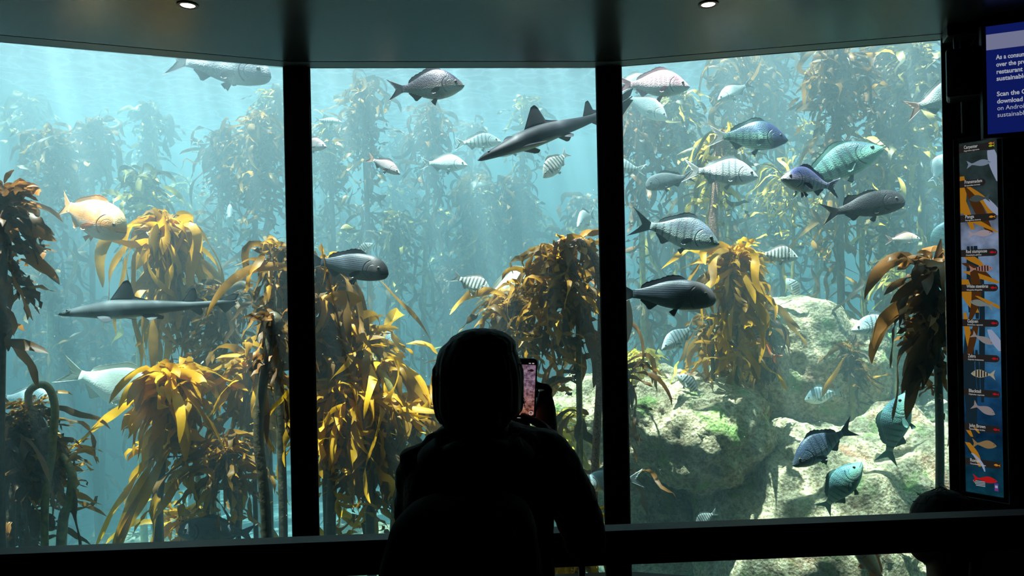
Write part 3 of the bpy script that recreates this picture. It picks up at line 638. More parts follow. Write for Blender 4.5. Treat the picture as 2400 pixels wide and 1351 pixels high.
mat_zeb = fish_mat('zebra fish', (.34, .34, .32, 1), (.62, .62, .56, 1), (.72, .74, .68, 1), (.025, .02, .02, 1), 6, 1.0, .48, bx1=.33)
mat_line = fish_mat('dark lined fish', (.008, .010, .018, 1), (.016, .021, .032, 1), (.13, .18, .17, 1), line=(.07, .09, .115, 1), lines=.6, nline=46, head=(.05, .042, .045, 1), rough=.4, scales=.1)
mat_purpb = fish_mat('purple backed bream', (.018, .012, .038, 1), (.085, .062, .068, 1), (.55, .58, .50, 1), line=(.08, .06, .09, 1), lines=.6, nline=60)
mat_gal = fish_mat('dark humped fish', (.008, .007, .012, 1), (.014, .012, .016, 1), (.06, .045, .045, 1), rough=.55, scales=.3)
mat_gal2 = fish_mat('grey humped fish', (.09, .11, .12, 1), (.12, .145, .155, 1), (.18, .2, .2, 1), rough=.55, blotch=.4, bcol=(.05, .06, .07, 1))
mat_org = fish_mat('orange fish', (1, .66, .36, 1), (.92, .33, .08, 1), (.80, .55, .42, 1), blotch=.5, bcol=(.70, .24, .05, 1), rough=.4, scales=.15)  # pale back colour carries the blown-out sunlight on top
mat_pink = fish_mat('pink bream', (.34, .15, .20, 1), (.60, .38, .42, 1), (.62, .72, .68, 1), (.78, .68, .70, 1), 8, .6, .3, line=(.38, .26, .30, 1), lines=.4, nline=50)
mat_red = fish_mat('red blotched fish', (.85, .20, .06, 1), (.80, .24, .10, 1), (.85, .45, .3, 1), blotch=.7, bcol=(.85, .6, .45, 1))
mat_sil = fish_mat('silver fish', (.40, .46, .48, 1), (.60, .66, .65, 1), (.74, .80, .78, 1), line=(.35, .40, .42, 1), lines=.3)
mat_pale = fish_mat('pale cream fish', (.74, .74, .62, 1), (.80, .82, .72, 1), (.80, .84, .78, 1), scales=.15)
mat_pnk2 = fish_mat('small pink fish', (.80, .42, .30, 1), (.78, .56, .48, 1), (.78, .76, .70, 1))
mat_yel = fish_mat('small yellow fish', (.45, .36, .12, 1), (.62, .52, .22, 1), (.65, .62, .4, 1))
mat_bronze = fish_mat('small bronze fish', (.22, .15, .15, 1), (.42, .36, .38, 1), (.66, .66, .66, 1))

def pale_fin(name, c):
    t = NT(name); p = t.n('BsdfPrincipled', Roughness=.5); p.inputs[0].default_value = c; tl = t.n('BsdfTranslucent', Color=c)
    return t.surf(t.n('MixShader', i0=.5, i1=p.outputs[0], i2=tl.outputs[0]).outputs[0])
F_white = pale_fin('white fin', (.95, .92, .90, 1))
def fish(label, px, py, L, Y, face, tilt, mats, yaw=0, deep=1.0, shape='bream', bend=0, group=None, roll=0, tail=1.0, tailmat=None, fat=1.0, name='fish', cat='fish', dors=1.0):
    """px,py centre, L length in pixels at distance Y, face +1 nose right / -1 nose left, tilt>0 nose up, yaw turns nose towards the viewer (+) or away"""
    bm_, fm = mats
    top, bot = (bream_top, bream_bot) if shape == 'bream' else (blunt_top, blunt_bot)
    deep = deep*(1.38 if shape == 'bream' else 1.24); fat *= 1.12
    size = L/F*Y/max(.35, math.cos(R(yaw)))
    c = W(px, py, Y); e = empty(name, c); e.scale = (size,)*3
    ry = R(-tilt)
    if face > 0: q = Matrix.Rotation(R(-yaw), 4, 'Z') @ Matrix.Rotation(-R(tilt), 4, 'Y') @ Matrix.Rotation(R(roll), 4, 'X')
    else: q = Matrix.Rotation(R(yaw), 4, 'Z') @ Matrix.Rotation(R(tilt), 4, 'Y') @ Matrix.Rotation(math.pi, 4, 'Z') @ Matrix.Rotation(R(roll), 4, 'X')
    q = Matrix.Rotation(ROLL*0, 4, 'Y') @ q
    e.rotation_euler = q.to_euler()
    tag(e, label, cat, group)
    def warp(v):
        x, y, z = v; s_ = x-.15
        return Vector((x, y+bend*(s_*s_)*(1 if s_ < 0 else .5), z))
    NS, NR_ = 26, 18; vv = []
    for i in range(NS+1):
        u = (i/NS)**1.25; x = .5-.80*u
        t_ = max(.0015, sprof(top, u))*deep; b_ = max(.0015, sprof(bot, u))*deep
        wd = sprof([(0, .004), (.04, .024), (.14, .048), (.3, .062), (.5, .058), (.75, .032), (.93, .014), (1, .009)], u)*fat
        zc = -.030*(1-u)**3
        for k in range(NR_):
            a = 2*math.pi*k/NR_; ca, sa = math.cos(a), math.sin(a)
            hz = t_ if sa > 0 else b_
            vv.append(warp((x, math.copysign(abs(ca)**.9, ca)*wd*(1-.25*max(0, sa)), zc+math.copysign(abs(sa)**.92, sa)*hz)))
    ff = [(i*NR_+k, (i+1)*NR_+k, (i+1)*NR_+(k+1) % NR_, i*NR_+(k+1) % NR_) for i in range(NS) for k in range(NR_)]
    ff += [tuple(range(NR_)), tuple(NS*NR_+k for k in range(NR_))[::-1]]
    mesh_obj('body', vv, ff, bm_, e)
    def fin(nm, rows, thick=.0035, m=fm):   # rows: list of (root point, tip point); a thin rayed sheet
        n = len(rows); K = 4; v = []; f = []
        for sgn in (1, -1):
            for i, (a, b) in enumerate(rows):
                a = Vector(a); b = Vector(b)
                for k in range(K+1):
                    p = a+(b-a)*(k/K); p.y += sgn*thick*(1-.7*k/K)+(.004*(i % 2)*(k/K)); v.append(warp(p))
        o_ = n*(K+1)
        for i in range(n-1):
            for k in range(K):
                a = i*(K+1)+k; f.append((a, a+1, a+K+2, a+K+1)); f.append((a+o_, a+o_+K+1, a+o_+K+2, a+o_+1))
        for i in range(n-1):
            for k in (0, K): a = i*(K+1)+k; f.append((a, a+K+1, a+K+1+o_, a+o_))
        for i in (0, n-1):
            for k in range(K): a = i*(K+1)+k; f.append((a, a+1, a+1+o_, a+o_))
        return mesh_obj(nm, v, f, m, e)
    def zt(x): u = (.5-x)/.8; return sprof(top, u)*deep-.030*(1-u)**3
    def zb(x): u = (.5-x)/.8; return -sprof(bot, u)*deep-.030*(1-u)**3
    T = []
    for i in range(15):                # forked tail
        s_ = -1+i/7; sp_ = abs(s_)
        T.append(((-.285-.012*sp_, 0, s_*.030*deep), (-.395-.115*sp_**1.15*tail, 0, s_*.155*tail*(1-.05*sp_))))
    fin('tail_fin', T, .004, tailmat or fm)
    D = []
    for i in range(18):
        u = i/17; x = .22-.44*u
        h = dors*(sprof([(0, .0), (.08, .038), (.3, .05), (.55, .036), (.75, .042), (.9, .036), (1, .008)], u) if shape != 'humped' else sprof([(0, .0), (.2, .03), (.55, .03), (.72, .08), (.86, .06), (1, .008)], u))
        h *= (1 if i % 2 == 0 else .86)
        D.append(((x, 0, zt(x)-.012), (x-h*.75, 0, zt(x)+h)))
    fin('dorsal_fin', D)
    A = []
    for i in range(9):
        u = i/8; x = -.06-.16*u; h = sprof([(0, .0), (.15, .06), (.5, .04), (1, .01)], u)*dors
        A.append(((x, 0, zb(x)+.010), (x-h*.8, 0, zb(x)-h)))
    fin('anal_fin', A)
    for sgn in (1, -1):
        P = []
        for i in range(7):
            u = i/6; a = -.15-u*.62
            ln = .14*math.sin(math.pi*(.25+.6*(1-u)))
            P.append(((.205, sgn*.052*fat, -.035-.02*u), (.205-ln*math.cos(a), sgn*(.075*fat+.02), -.035-.02*u+ln*math.sin(a))))
        fin('pectoral_fin', P, .002)
        P = []
        for i in range(5):
            u = i/4; ln = .085*(1-.35*u)
            P.append(((.14-.03*u, sgn*.018, zb(.13)+.012), (.14-.03*u-ln*(.45+.5*u), sgn*.035, zb(.13)-ln*(.8-.35*u))))
        fin('pelvic_fin', P, .002)
        ex, ez = .395, .012*deep+.004
        if shape != 'bream': ex, ez = .39, .022
        uu = (.5-ex)/.8; ew = sprof([(0, .004), (.04, .024), (.14, .048), (.3, .062)], uu)*fat*.86
        cpt = warp((ex, sgn*ew, ez)); b = MB(); b.ball((0, 0, 0), (.021, .010, .021), 14, 8, 0); b.ball((0, sgn*.0055, 0), (.0145, .0072, .0145), 12, 6, 1)
        b.v = [v+cpt for v in b.v]; b.build('eye', [E_ball, E_pup], e)
    return e

GL = 'fish behind the left pane'; GC = 'fish behind the centre pane'; GR = 'fish behind the right pane'
fish('large pale grey fish cut off by the soffit at the top of the left pane', 512, 157, 252, 5.0, 1, -9, mat_lil, yaw=0, deep=.92, shape='blunt', group=GL, fat=1.2)
fish('big glowing orange fish above the small grey shark', 203, 506, 218, 4.3, 1, -20, mat_org, yaw=12, deep=1.25, shape='blunt', bend=.35, group=GL, fat=1.35)
fish('large cream white fish with its head hidden by golden kelp', 262, 905, 240, 4.75, 1, -22, mat_pale, yaw=-10, deep=1.1, group=GL, fat=1.2)
fish('pale fish seen through the hooked kelp stipe at lower left', 62, 935, 150, 5.0, 1, -4, mat_sil, deep=.9, group=GL)
fish('grey humped fish low at the left, above the handrail', 512, 1245, 178, 4.25, -1, 6, mat_gal2, yaw=8, deep=1.0, shape='blunt', bend=.2, group=GL, dors=1.0, fat=1.15)
fish('small pale fish between the olive stipe and golden kelp', 445, 857, 90, 5.2, 1, 0, mat_pale, deep=.9, group=GL)
fish('bluish pale fish half hidden left of the tall golden crown', 352, 548, 78, 5.6, 1, -60, mat_sil, yaw=20, group=GL)
fish('faint hazy fish facing the viewer above the rust brown crown', 540, 512, 44, 6.3, 1, 0, mat_sil, yaw=70, deep=1.2, group=GL)
fish('purple backed bream swimming right at the top of the centre pane', 998, 204, 182, 4.4, 1, 3, mat_purpb, yaw=4, deep=1.05, group=GC, fat=1.2)
fish('bronze fish emerging from behind the left mullion', 728, 340, 80, 4.9, 1, -6, mat_bronze, yaw=10, deep=1.05, group=GC)
fish('small pink tailed fish swimming down right in the centre pane', 899, 387, 92, 4.7, 1, -27, mat_bronze, yaw=10, deep=.82, group=GC, tailmat=mat_pnk2[1])
fish('pale green striped fish between the pink tailed fish and the shark', 1040, 384, 112, 5.6, 1, -2, mat_sil, deep=.95, group=GC)
fish('pale striped fish just above the nose of the dark shark', 1120, 333, 110, 5.5, 1, 3, mat_bar, deep=.9, group=GC)
fish('brownish fish half hidden behind the head of the dark shark', 1208, 340, 105, 5.3, -1, -25, mat_bronze, deep=1.0, group=GC)
fish('pale zebra striped fish under the belly of the dark shark', 1305, 383, 92, 5.0, -1, -42, mat_zeb, yaw=20, deep=1.15, group=GC, bend=-.4)
fish('faint blue fish facing the viewer beside the right mullion', 1373, 515, 52, 5.7, -1, -20, mat_sil, yaw=60, deep=1.25, group=GC)
fish('tiny round yellow fish near the left of the centre pane', 817, 535, 38, 5.7, -1, 0, mat_yel, deep=1.2, group=GC)
fish('large dark lined fish with its tail behind the left mullion', 812, 623, 205, 4.25, 1, -9, mat_line, yaw=6, deep=.95, shape='blunt', group=GC, fat=1.2)
fish('hazy zebra striped fish above the back of the left dark lined fish', 848, 588, 62, 5.4, 1, 35, mat_zeb, deep=1.0, group=GC)
fish('barred fish nose poking out from behind the left mullion', 727, 690, 62, 4.8, 1, -8, mat_zeb, deep=1.2, group=GC)
fish('bold zebra striped fish above the head of the photographer', 1106, 666, 102, 4.8, 1, -24, mat_zeb, yaw=8, deep=1.12, group=GC)
fish('large white fish with its head hidden in the curly kelp', 1200, 675, 195, 5.2, 1, 22, mat_pale, yaw=-10, deep=.95, group=GC, fat=1.1)
fish('pale hazy fish head beside the broad golden kelp', 888, 793, 100, 5.6, 1, -16, mat_sil, deep=1.1, group=GC)
fish('faint barred fish high near the left mullion in the centre pane', 768, 283, 66, 6.2, 1, -4, mat_bar, deep=.6, group=GC)
fish('silver fish at the right elbow of the person', 1432, 1128, 150, 4.4, -1, -4, mat_sil, deep=.9, group=GC)
# right pane
fish('pink barred bream at the top left of the right pane', 1530, 199, 170, 4.7, 1, -3, mat_pink, yaw=6, deep=1.0, group=GR, fat=1.1)
fish('pale fish directly behind the pink barred bream', 1480, 196, 110, 5.4, 1, 6, mat_sil, deep=1.0, group=GR)
fish('hazy pale fish below the pink barred bream', 1508, 248, 130, 5.7, 1, -28, mat_sil, deep=1.0, group=GR)
fish('silver fish swimming down left near the top of the right pane', 1722, 214, 96, 5.3, -1, -25, mat_sil, yaw=6, deep=.95, group=GR)
fish('blue headed bream with a white tail in the right pane', 1753, 321, 182, 4.5, 1, -4, mat_blue, yaw=6, deep=1.02, group=GR, tailmat=F_white, fat=1.15)
fish('grey brown fish swimming left behind the white barred bream', 1570, 423, 118, 5.0, -1, -10, mat_gal2, deep=1.05, shape='blunt', group=GR)
fish('bright white bream with faint bars and large fanned tail', 1690, 405, 170, 4.5, 1, -6, mat_white, yaw=6, deep=1.0, group=GR, tailmat=F_white, tail=1.15, fat=1.1)
fish('faint striped fish leaving behind the right mullion', 1466, 393, 95, 5.3, -1, 8, mat_bar, deep=1.1, group=GR)
fish('green barred fish behind the smaller purple barred one', 1955, 392, 205, 4.5, 1, 22, mat_teal, yaw=22, deep=.98, group=GR, fat=1.35)
fish('purple barred bream swimming left in front of the green one', 1900, 428, 165, 4.2, -1, 7, mat_purp, yaw=22, deep=.92, group=GR, fat=1.3)
fish('dark humped fish with tall black fins in the right pane', 2022, 485, 176, 4.3, 1, 9, mat_gal, yaw=14, deep=1.02, shape='humped', group=GR, tail=1.05, fat=1.3)
fish('grey barred fish with a wide dark tail, nose down', 1586, 545, 192, 4.4, 1, -15, mat_grey, yaw=18, deep=1.02, group=GR, tail=1.2, bend=-.4, fat=1.25)
fish('small zebra striped fish right of the golden kelp crown', 1822, 598, 92, 4.9, 1, -6, mat_zeb, yaw=10, deep=1.15, group=GR)
fish('small pink fish swimming right near the right jamb', 2116, 560, 82, 5.0, 1, 2, mat_pnk2, deep=.85, group=GR)
fish('large dark lined fish with its tail behind the right mullion', 1556, 692, 240, 4.25, 1, -3, mat_line, yaw=4, deep=.92, shape='blunt', group=GR, fat=1.2)
fish('pale barred fish nose down above the rock ledge', 1594, 789, 108, 4.9, -1, -28, mat_bar, yaw=18, deep=1.0, group=GR, bend=-.3)
fish('pale teal barred fish swimming left above the boulders', 2065, 762, 142, 4.8, -1, -6, mat_bar, deep=.95, group=GR, fat=1.1)
fish('orange red fish glimpsed through the dark kelp', 1786, 822, 95, 5.15, -1, 30, mat_red, deep=1.2, group=GR)
fish('dark zebra striped fish resting over the rock ledge', 1618, 903, 78, 5.0, -1, 42, mat_zeb, deep=1.0, group=GR)
fish('zebra striped fish behind the bright kelp strap on the boulders', 1930, 927, 92, 5.5, -1, -10, mat_bar, deep=1.2, group=GR)
fish('steel blue barred fish above the huge sunlit boulder', 1930, 1043, 180, 4.25, -1, -26, mat_steel, yaw=10, deep=1.0, group=GR, fat=1.15)
fish('green barred fish standing nose up at the right', 2097, 1008, 165, 4.3, 1, 78, mat_teal, yaw=25, deep=.95, group=GR, fat=1.3, bend=.4)
fish('green barred fish rising nose up right, lowest above the handrail', 1968, 1148, 145, 4.2, 1, 58, mat_teal, yaw=28, deep=.98, group=GR, fat=1.35, bend=.7)
fish('zebra striped fish partly hidden by the handrail', 1655, 1215, 60, 4.7, -1, -30, mat_zeb, deep=1.3, group=GR)
fish('pale orange fish seen below the handrail', 2042, 1325, 130, 4.05, -1, 52, mat_org, deep=.85, group=GR)
fish('silver fish with orange tail entering behind the right jamb', 2205, 232, 175, 4.4, 1, 18, mat_sil, deep=1.05, group=GR, tailmat=mat_pnk2[1], fat=1.1)
fish('faint pale fish against the right jamb', 2200, 395, 78, 5.7, 1, 65, mat_sil, deep=1.3, group=GR)
fish('upper teal barred fish rising along the right jamb', 2205, 575, 130, 4.7, 1, 70, mat_teal, yaw=10, deep=1.1, group=GR)
fish('lower teal barred fish behind the dark kelp at the right jamb', 2160, 652, 160, 5.0, 1, 62, mat_teal, yaw=10, deep=1.1, group=GR)
fish('small pale fish facing the viewer left of the teal barred pair', 2111, 655, 46, 5.8, -1, -30, mat_sil, yaw=55, deep=1.2, group=GR)
fish('faint zebra striped fish behind the thin mossy stipe', 1862, 680, 66, 6.2, -1, 60, mat_zeb, deep=1.2, group=GR)

# ---- sharks
def shark_mat(name, back, belly):
    t = NT(name); tc = t.n('TexCoord'); sx = t.n('SeparateXYZ', i0=tc.outputs['Object'])
    nz = t.n('TexNoise', Vector=tc.outputs['Object'], Scale=14., Detail=4.)
    f = t.n('MapRange', i0=t.math('ADD', sx.outputs[2], t.math('MULTIPLY', t.math('SUBTRACT', nz.outputs[0], .5), .02)), i1=-.050, i2=-.030).outputs[0]
    b2 = tuple(c*1.5 for c in back[:3])+(1,)
    col = t.mix(f, belly, t.ramp(nz.outputs[0], [(.35, back), (.65, b2)]))
    # gill slits
    ph = t.math('SINE', t.math('MULTIPLY', sx.outputs[0], 400.)); g = t.n('MapRange', i0=ph, i1=.75, i2=.95).outputs[0]
    g = t.math('MULTIPLY', g, t.math('MULTIPLY', t.n('MapRange', i0=sx.outputs[0], i1=.262, i2=.266).outputs[0], t.n('MapRange', i0=sx.outputs[0], i1=.335, i2=.331).outputs[0]))
    g = t.math('MULTIPLY', g, t.math('MULTIPLY', t.n('MapRange', i0=sx.outputs[2], i1=-.035, i2=-.028).outputs[0], t.n('MapRange', i0=sx.outputs[2], i1=.012, i2=.005).outputs[0]))
    col = t.mix(g, col, (.005, .005, .006, 1))
    p = t.n('BsdfPrincipled', Roughness=.6); p.inputs['Specular IOR Level'].default_value = .2; t.t.links.new(col, p.inputs[0]); return t.surf(p.outputs[0])
def shark(label, nose, tailp, Y, mat, mf, bendf, group, yaw=0, dk=1.0):
    a = W(*nose, Y); b = W(*tailp, Y+yaw); L = (b-a).length; c = (a+b)/2
    e = empty('shark', c); e.scale = (L,)*3; d = (a-b).normalized()
    up = Vector((0, 0, 1)); z = (up-d*up.dot(d)).normalized(); y = z.cross(d)
    e.rotation_euler = Matrix((d, y, z)).transposed().to_euler(); tag(e, label, 'shark', group)
    def warp(v): x, y_, z_ = v; return Vector((x, y_+bendf[0]*math.sin((x-.1)*4.2)*max(0, .25-x), z_+bendf[1]*max(0, -.05-x)**2*1.0))
    top = [(0, 0), (.02, .012), (.07, .026), (.16, .042), (.28, .060), (.38, .062), (.55, .048), (.72, .028), (.85, .020), (.94, .012), (1, .004)]
    bot = [(0, 0), (.02, .010), (.07, .018), (.16, .030), (.28, .048), (.38, .050), (.55, .034), (.72, .020), (.85, .014), (.94, .009), (1, .003)]
    wid = [(0, .003), (.02, .022), (.08, .046), (.18, .058), (.3, .062), (.45, .052), (.6, .034), (.75, .020), (.9, .009), (1, .002)]
    vv = []; NS, K = 40, 20
    for i in range(NS+1):
        u = (i/NS)**1.1; x = .5-u
        for k in range(K):
            an = 2*math.pi*k/K; ca, sa = math.cos(an), math.sin(an)
            vv.append(warp((x, ca*sprof(wid, u), sa*(sprof(top, u) if sa > 0 else sprof(bot, u))-.012*(1-u)**4)))
    ff = [(i*K+k, (i+1)*K+k, (i+1)*K+(k+1) % K, i*K+(k+1) % K) for i in range(NS) for k in range(K)]+[tuple(range(K)), tuple(NS*K+k for k in range(K))[::-1]]
    mesh_obj('body', vv, ff, mat, e)
    def fin(nm, pts, dirv, n=9, th=.006):     # pts: outline (lead root, tip..., trail root) via root and tip curves
        root, tip = pts; v = []; f = []; K2 = 6
        R_, T_ = spline(root, n), spline(tip, n)
        for sg in (1, -1):
            for i in range(n):
                for k in range(K2+1):
                    u = k/K2; p = R_[i].lerp(T_[i], u); q = math.sin(math.pi*min(1, (i+.35)/n))
                    v.append(warp(p+Vector(dirv)*sg*th*(1-u*.85)*q))
        o_ = n*(K2+1)
        for i in range(n-1):
            for k in range(K2):
                a_ = i*(K2+1)+k; f.append((a_, a_+1, a_+K2+2, a_+K2+1)); f.append((a_+o_, a_+o_+K2+1, a_+o_+K2+2, a_+o_+1))
        for i in range(n-1):
            for k in (0, K2): a_ = i*(K2+1)+k; f.append((a_, a_+K2+1, a_+K2+1+o_, a_+o_))
        for i in (0, n-1):
            for k in range(K2): a_ = i*(K2+1)+k; f.append((a_, a_+1, a_+1+o_, a_+o_))
        return mesh_obj(nm, v, f, mf, e)
    Y1 = (0, 1, 0)
    fin('dorsal_fin', ([(.20, 0, .052), (.13, 0, .052), (.05, 0, .044)], [(.115, 0, .165), (.09, 0, .172), (.075, 0, .150)]), Y1)
    fin('dorsal_fin_trailing_lobe', ([(.10, 0, .045), (.06, 0, .04), (.02, 0, .035)], [(.08, 0, .10), (.055, 0, .075), (-.015, 0, .052)]), Y1)
    fin('second_dorsal_fin', ([(-.17, 0, .022), (-.22, 0, .020), (-.26, 0, .014)], [(-.225, 0, .105), (-.245, 0, .108), (-.252, 0, .085)]), Y1)
    fin('second_dorsal_lobe', ([(-.22, 0, .018), (-.25, 0, .016), (-.27, 0, .012)], [(-.245, 0, .06), (-.262, 0, .045), (-.300, 0, .03)]), Y1)
    fin('anal_fin', ([(-.21, 0, -.014), (-.25, 0, -.012), (-.275, 0, -.008)], [(-.265, 0, -.060), (-.275, 0, -.062), (-.285, 0, -.045)]), Y1)
    fin('tail_fin', ([(-.36, 0, .006), (-.42, 0, .006), (-.49, 0, .008)], [(-.41, 0, .035), (-.47, 0, .045), (-.52, 0, .040)]), Y1, th=.004)
    fin('tail_fin_lower_lobe', ([(-.36, 0, -.004), (-.42, 0, -.004), (-.48, 0, -.002)], [(-.415, 0, -.065), (-.44, 0, -.05), (-.50, 0, -.02)]), Y1, th=.004)
    for sg in (1, -1):
        fin('pectoral_fin', ([(.255, sg*.045, -.030), (.215, sg*.045, -.032), (.18, sg*.04, -.034)], [(.15, sg*.165, -.062), (.125, sg*.165, -.064), (.12, sg*.12, -.058)]), (0, 0, 1))
        fin('pelvic_fin', ([(.02, sg*.02, -.036), (-.01, sg*.02, -.034), (-.04, sg*.015, -.030)], [(-.035, sg*.06, -.066), (-.055, sg*.06, -.066), (-.07, sg*.035, -.05)]), (0, 0, 1), th=.003)
        ep = warp((.425, sg*.035, .008)); MB().ball(ep, (.009, .004, .006), 12, 8).build('eye', E_pup, e)
    return e
M_sh1 = shark_mat('grey shark skin', (.018, .024, .028, 1), (.50, .54, .52, 1)); M_sh2 = shark_mat('dark shark skin', (.008, .0075, .014, 1), (.42, .50, .44, 1))
M_fn1 = plain('grey shark fin', (.018, .022, .026, 1), .7, .2, noise_amt=.3, nscale=20); M_fn2 = plain('dark shark fin', (.009, .008, .015, 1), .7, .2, noise_amt=.3, nscale=20)
shark('small grey shark swimming left behind the left pane', (136, 733), (540, 716), 4.02, M_sh1, M_fn1, (.25, .12), 'sharks', yaw=.02)
shark('large dark shark crossing behind the right mullion', (1117, 372), (1502, 234), 4.3, M_sh2, M_fn2, (.25, .25), 'sharks', yaw=.12)
# ------------------------------------------------------------------ screen, lightbox, loudspeaker on the right
def text(name, body, size, mat, parent, loc, bold=0.0, width=None):
    cu = bpy.data.curves.new(name, 'FONT'); cu.body = body; cu.size = size; cu.offset = bold; cu.resolution_u = 3; cu.extrude = .0003
    t_ = bpy.data.objects.new(name, cu); C.objects.link(t_)
    me = bpy.data.meshes.new_from_object(t_.evaluated_get(bpy.context.evaluated_depsgraph_get())); bpy.data.objects.remove(t_)
    me.materials.clear(); me.materials.append(mat)
    xs = [v.co.x for v in me.vertices]; k = width/(max(xs)-min(xs)) if width else 1
    for v in me.vertices: v.co = Vector((v.co.x*k, -v.co.z, v.co.y))
    o = bpy.data.objects.new(name, me); C.objects.link(o); o.parent = parent; o.location = loc
    return o
T_white = emit('lit white letters', (.80, .86, 1, 1), .85); T_pw = emit('printed white letters', (.85, .88, .88, 1), .75)
S_blue = emit('screen blue', (.008, .018, .20, 1), 1.0); S_band = emit('screen pale band', (.36, .38, .62, 1), .85)
# screen
p1 = W(2311, 62, 3.2); p2d = Vector((.0415, -.017, 0)).normalized(); hS = 238/F*3.2+.028; wS = .84
e = empty('information_screen', p1, (0, 0, math.atan2(p2d.y, p2d.x))); tag(e, 'wall screen with white writing on deep blue, at the upper right', 'screen')
zb_ = -hS; MB().box((-.018, .008, zb_-.018), (wS, .055, .018)).build('casing', M_black, e, False, .004)
MB().box((0, .004, zb_), (wS-.018, .0085, 0)).build('display', S_blue, e, False)
MB().box((0, .002, -.108), (wS-.018, .004, -.038)).build('header_band', S_band, e, False)
k = 3.2/F
lines = [('As a consum', 143, .9, .0011), ('over the pro', 160, .9, .0011), ('restaurant s', 177, .9, .0011), ('sustainable', 193, .9, .0011), ('Scan the Q', 229, .9, .0011), ('download t', 246, .9, .0011), ('on Android', 262, .9, .0), ('sustainable', 278, .9, .0)]
for s_, py, q, b in lines:
    text('lettering', s_, .0285, T_white, e, (.036, .0005, -(py-62)*k*1.0+.002), b*.6, .113)
MB().box((.25, .055, -.30), (.45, .20, -.15)).build('wall_bracket', M_black, e, False)
# loudspeaker
c = W(2265, 168, 3.28); e = empty('loudspeaker', c, (0, 0, R(-22))); tag(e, 'black loudspeaker mounted between the right pane and the screen', 'loudspeaker')
M_spk = plain('speaker shell', rgb(24, 25, 27), .4, .5); M_gr = plain('speaker grille', rgb(10, 10, 11), .7, .3, noise_amt=.4, nscale=400)
MB().prism([(-.085, -.01), (.085, -.01), (.075, .13), (-.06, .13)], -.115, .115).build('cabinet', M_spk, e, False, .014)
s = MB(); n = 12
vv = [(lerp(-.07, .078, i/n), -.012-.018*math.sin(math.pi*i/n), z) for z in (-.105, .105) for i in range(n+1)]
s.add(vv, [(i, i+1, i+n+2, i+n+1) for i in range(n)]); g_ = s.build('grille', M_gr, e)
so = g_.modifiers.new('s', 'SOLIDIFY'); so.thickness = .004; so.offset = 1
MB().box((-.035, -.030, -.088), (-.001, -.026, -.081)).build('badge', M_seal, e, False)
MB().tube(spline([(-.03, .05, .10), (-.035, .05, .15), (-.03, .06, .19), (.0, .10, .21)], 10), .007, 8).build('bracket', M_spk, e)
s = MB().tube(spline([(.02, .06, .11), (.05, .03, .16), (.10, .02, .20), (.14, .05, .22)], 12), .004, 8); s.build('cable', M_black, e)
MB().box((-.07, .02, .185), (.12, .14, .235)).build('mounting_box', M_spk, e, False, .004)
# conduit
q = W(2252, 300, 3.42); o = MB().tube([(q.x, q.y-.02, 2.385), (q.x, q.y-.02, ZC-.02)], .010, 10).build('conduit_pipe', plain('grey pipe', rgb(52, 56, 60), .4)); tag(o, 'thin grey pipe running down the wall under the loudspeaker', 'pipe')
# lightbox poster: row of fish pictures with names
p1 = Vector((2.224, 3.424)); d = Vector((.031, -.033)).normalized()
q = W(2252, 340, 3.45); zt_ = q.z
PW, PH = .155, 1.69
e = empty('fish_identification_lightbox', (q.x-.034, q.y-.035, zt_), (0, 0, math.atan2(d.y, d.x))); tag(e, 'tall narrow lit panel of fish pictures with names, right of the glass', 'lightbox')
F_ = .024
M_fr = plain('lightbox frame', rgb(18, 18, 19), .4, .5)
fr_ = MB()
for a, b in (((-F_, .0, -PH-F_), (0, .05, F_)), ((PW, .0, -PH-F_), (PW+F_, .05, F_)), ((0, .0, 0), (PW, .05, F_)), ((0, .0, -PH-F_), (PW, .05, -PH))): fr_.box(a, b)
fr_.build('frame', M_fr, e, False, .003)
rim = MB()
for a, b in (((PW+F_-.003, -.002, -PH-F_), (PW+F_, 0, F_)), ((-F_, -.002, -PH-F_), (PW+F_, 0, -PH-F_+.003))): rim.box(a, b)
rim.build('frame_edge', M_seal, e, False)
def print_mat():
    t = NT('lightbox print'); tc = t.n('TexCoord'); sx = t.n('SeparateXYZ', i0=tc.outputs['Object'])
    f = t.n('MapRange', i0=sx.outputs[2], i1=-PH, i2=0.).outputs[0]
    col = t.ramp(f, [(0, (.01, .09, .14, 1)), (.18, (.008, .05, .13, 1)), (.30, (.02, .13, .33, 1)), (.45, (.10, .38, .72, 1)), (.58, (.16, .42, .74, 1)), (.72, (.42, .52, .78, 1)), (.82, (.06, .10, .11, 1)), (1, (.04, .07, .065, 1))])
    nz = t.n('TexNoise', Vector=tc.outputs['Object'], Scale=16., Detail=4.)
    col = t.mix(.6, col, t.ramp(nz.outputs[0], [(.35, .35), (.65, 1.3)]), 'MULTIPLY')
    return t.surf(t.n('Emission', Color=col, Strength=.75).outputs[0])
MB().box((0, .010, -PH), (PW, .014, 0)).build('print', print_mat(), e, False)
rp = random.Random(3)
cols = [emit('print stem', (.012, .03, .045, 1)), emit('print orange', (.70, .30, .02, 1), .8), emit('print dark brown', (.09, .035, .01, 1)), emit('print pale', (.50, .60, .85, 1), .8)]
art = MB(); lay = [.0095]
def poly(pts, m): lay[0] -= .00004; art.add([(max(0, min(PW, x)), lay[0], -max(0, min(PH, z))) for x, z in pts], [tuple(range(len(pts)))], m)
def strip(x0, z0, x1, z1, w0, w1, m, bow=0):
    L_, R_ = [], []
    for i in range(9):
        u = i/8; x = lerp(x0, x1, u)+bow*math.sin(math.pi*u); z = lerp(z0, z1, u); w_ = lerp(w0, w1, u)*(.4+.6*math.sin(math.pi*(.1+.85*u)))
        L_.append((x-w_/2, z)); R_.append((x+w_/2, z))
    poly(L_+R_[::-1], m)
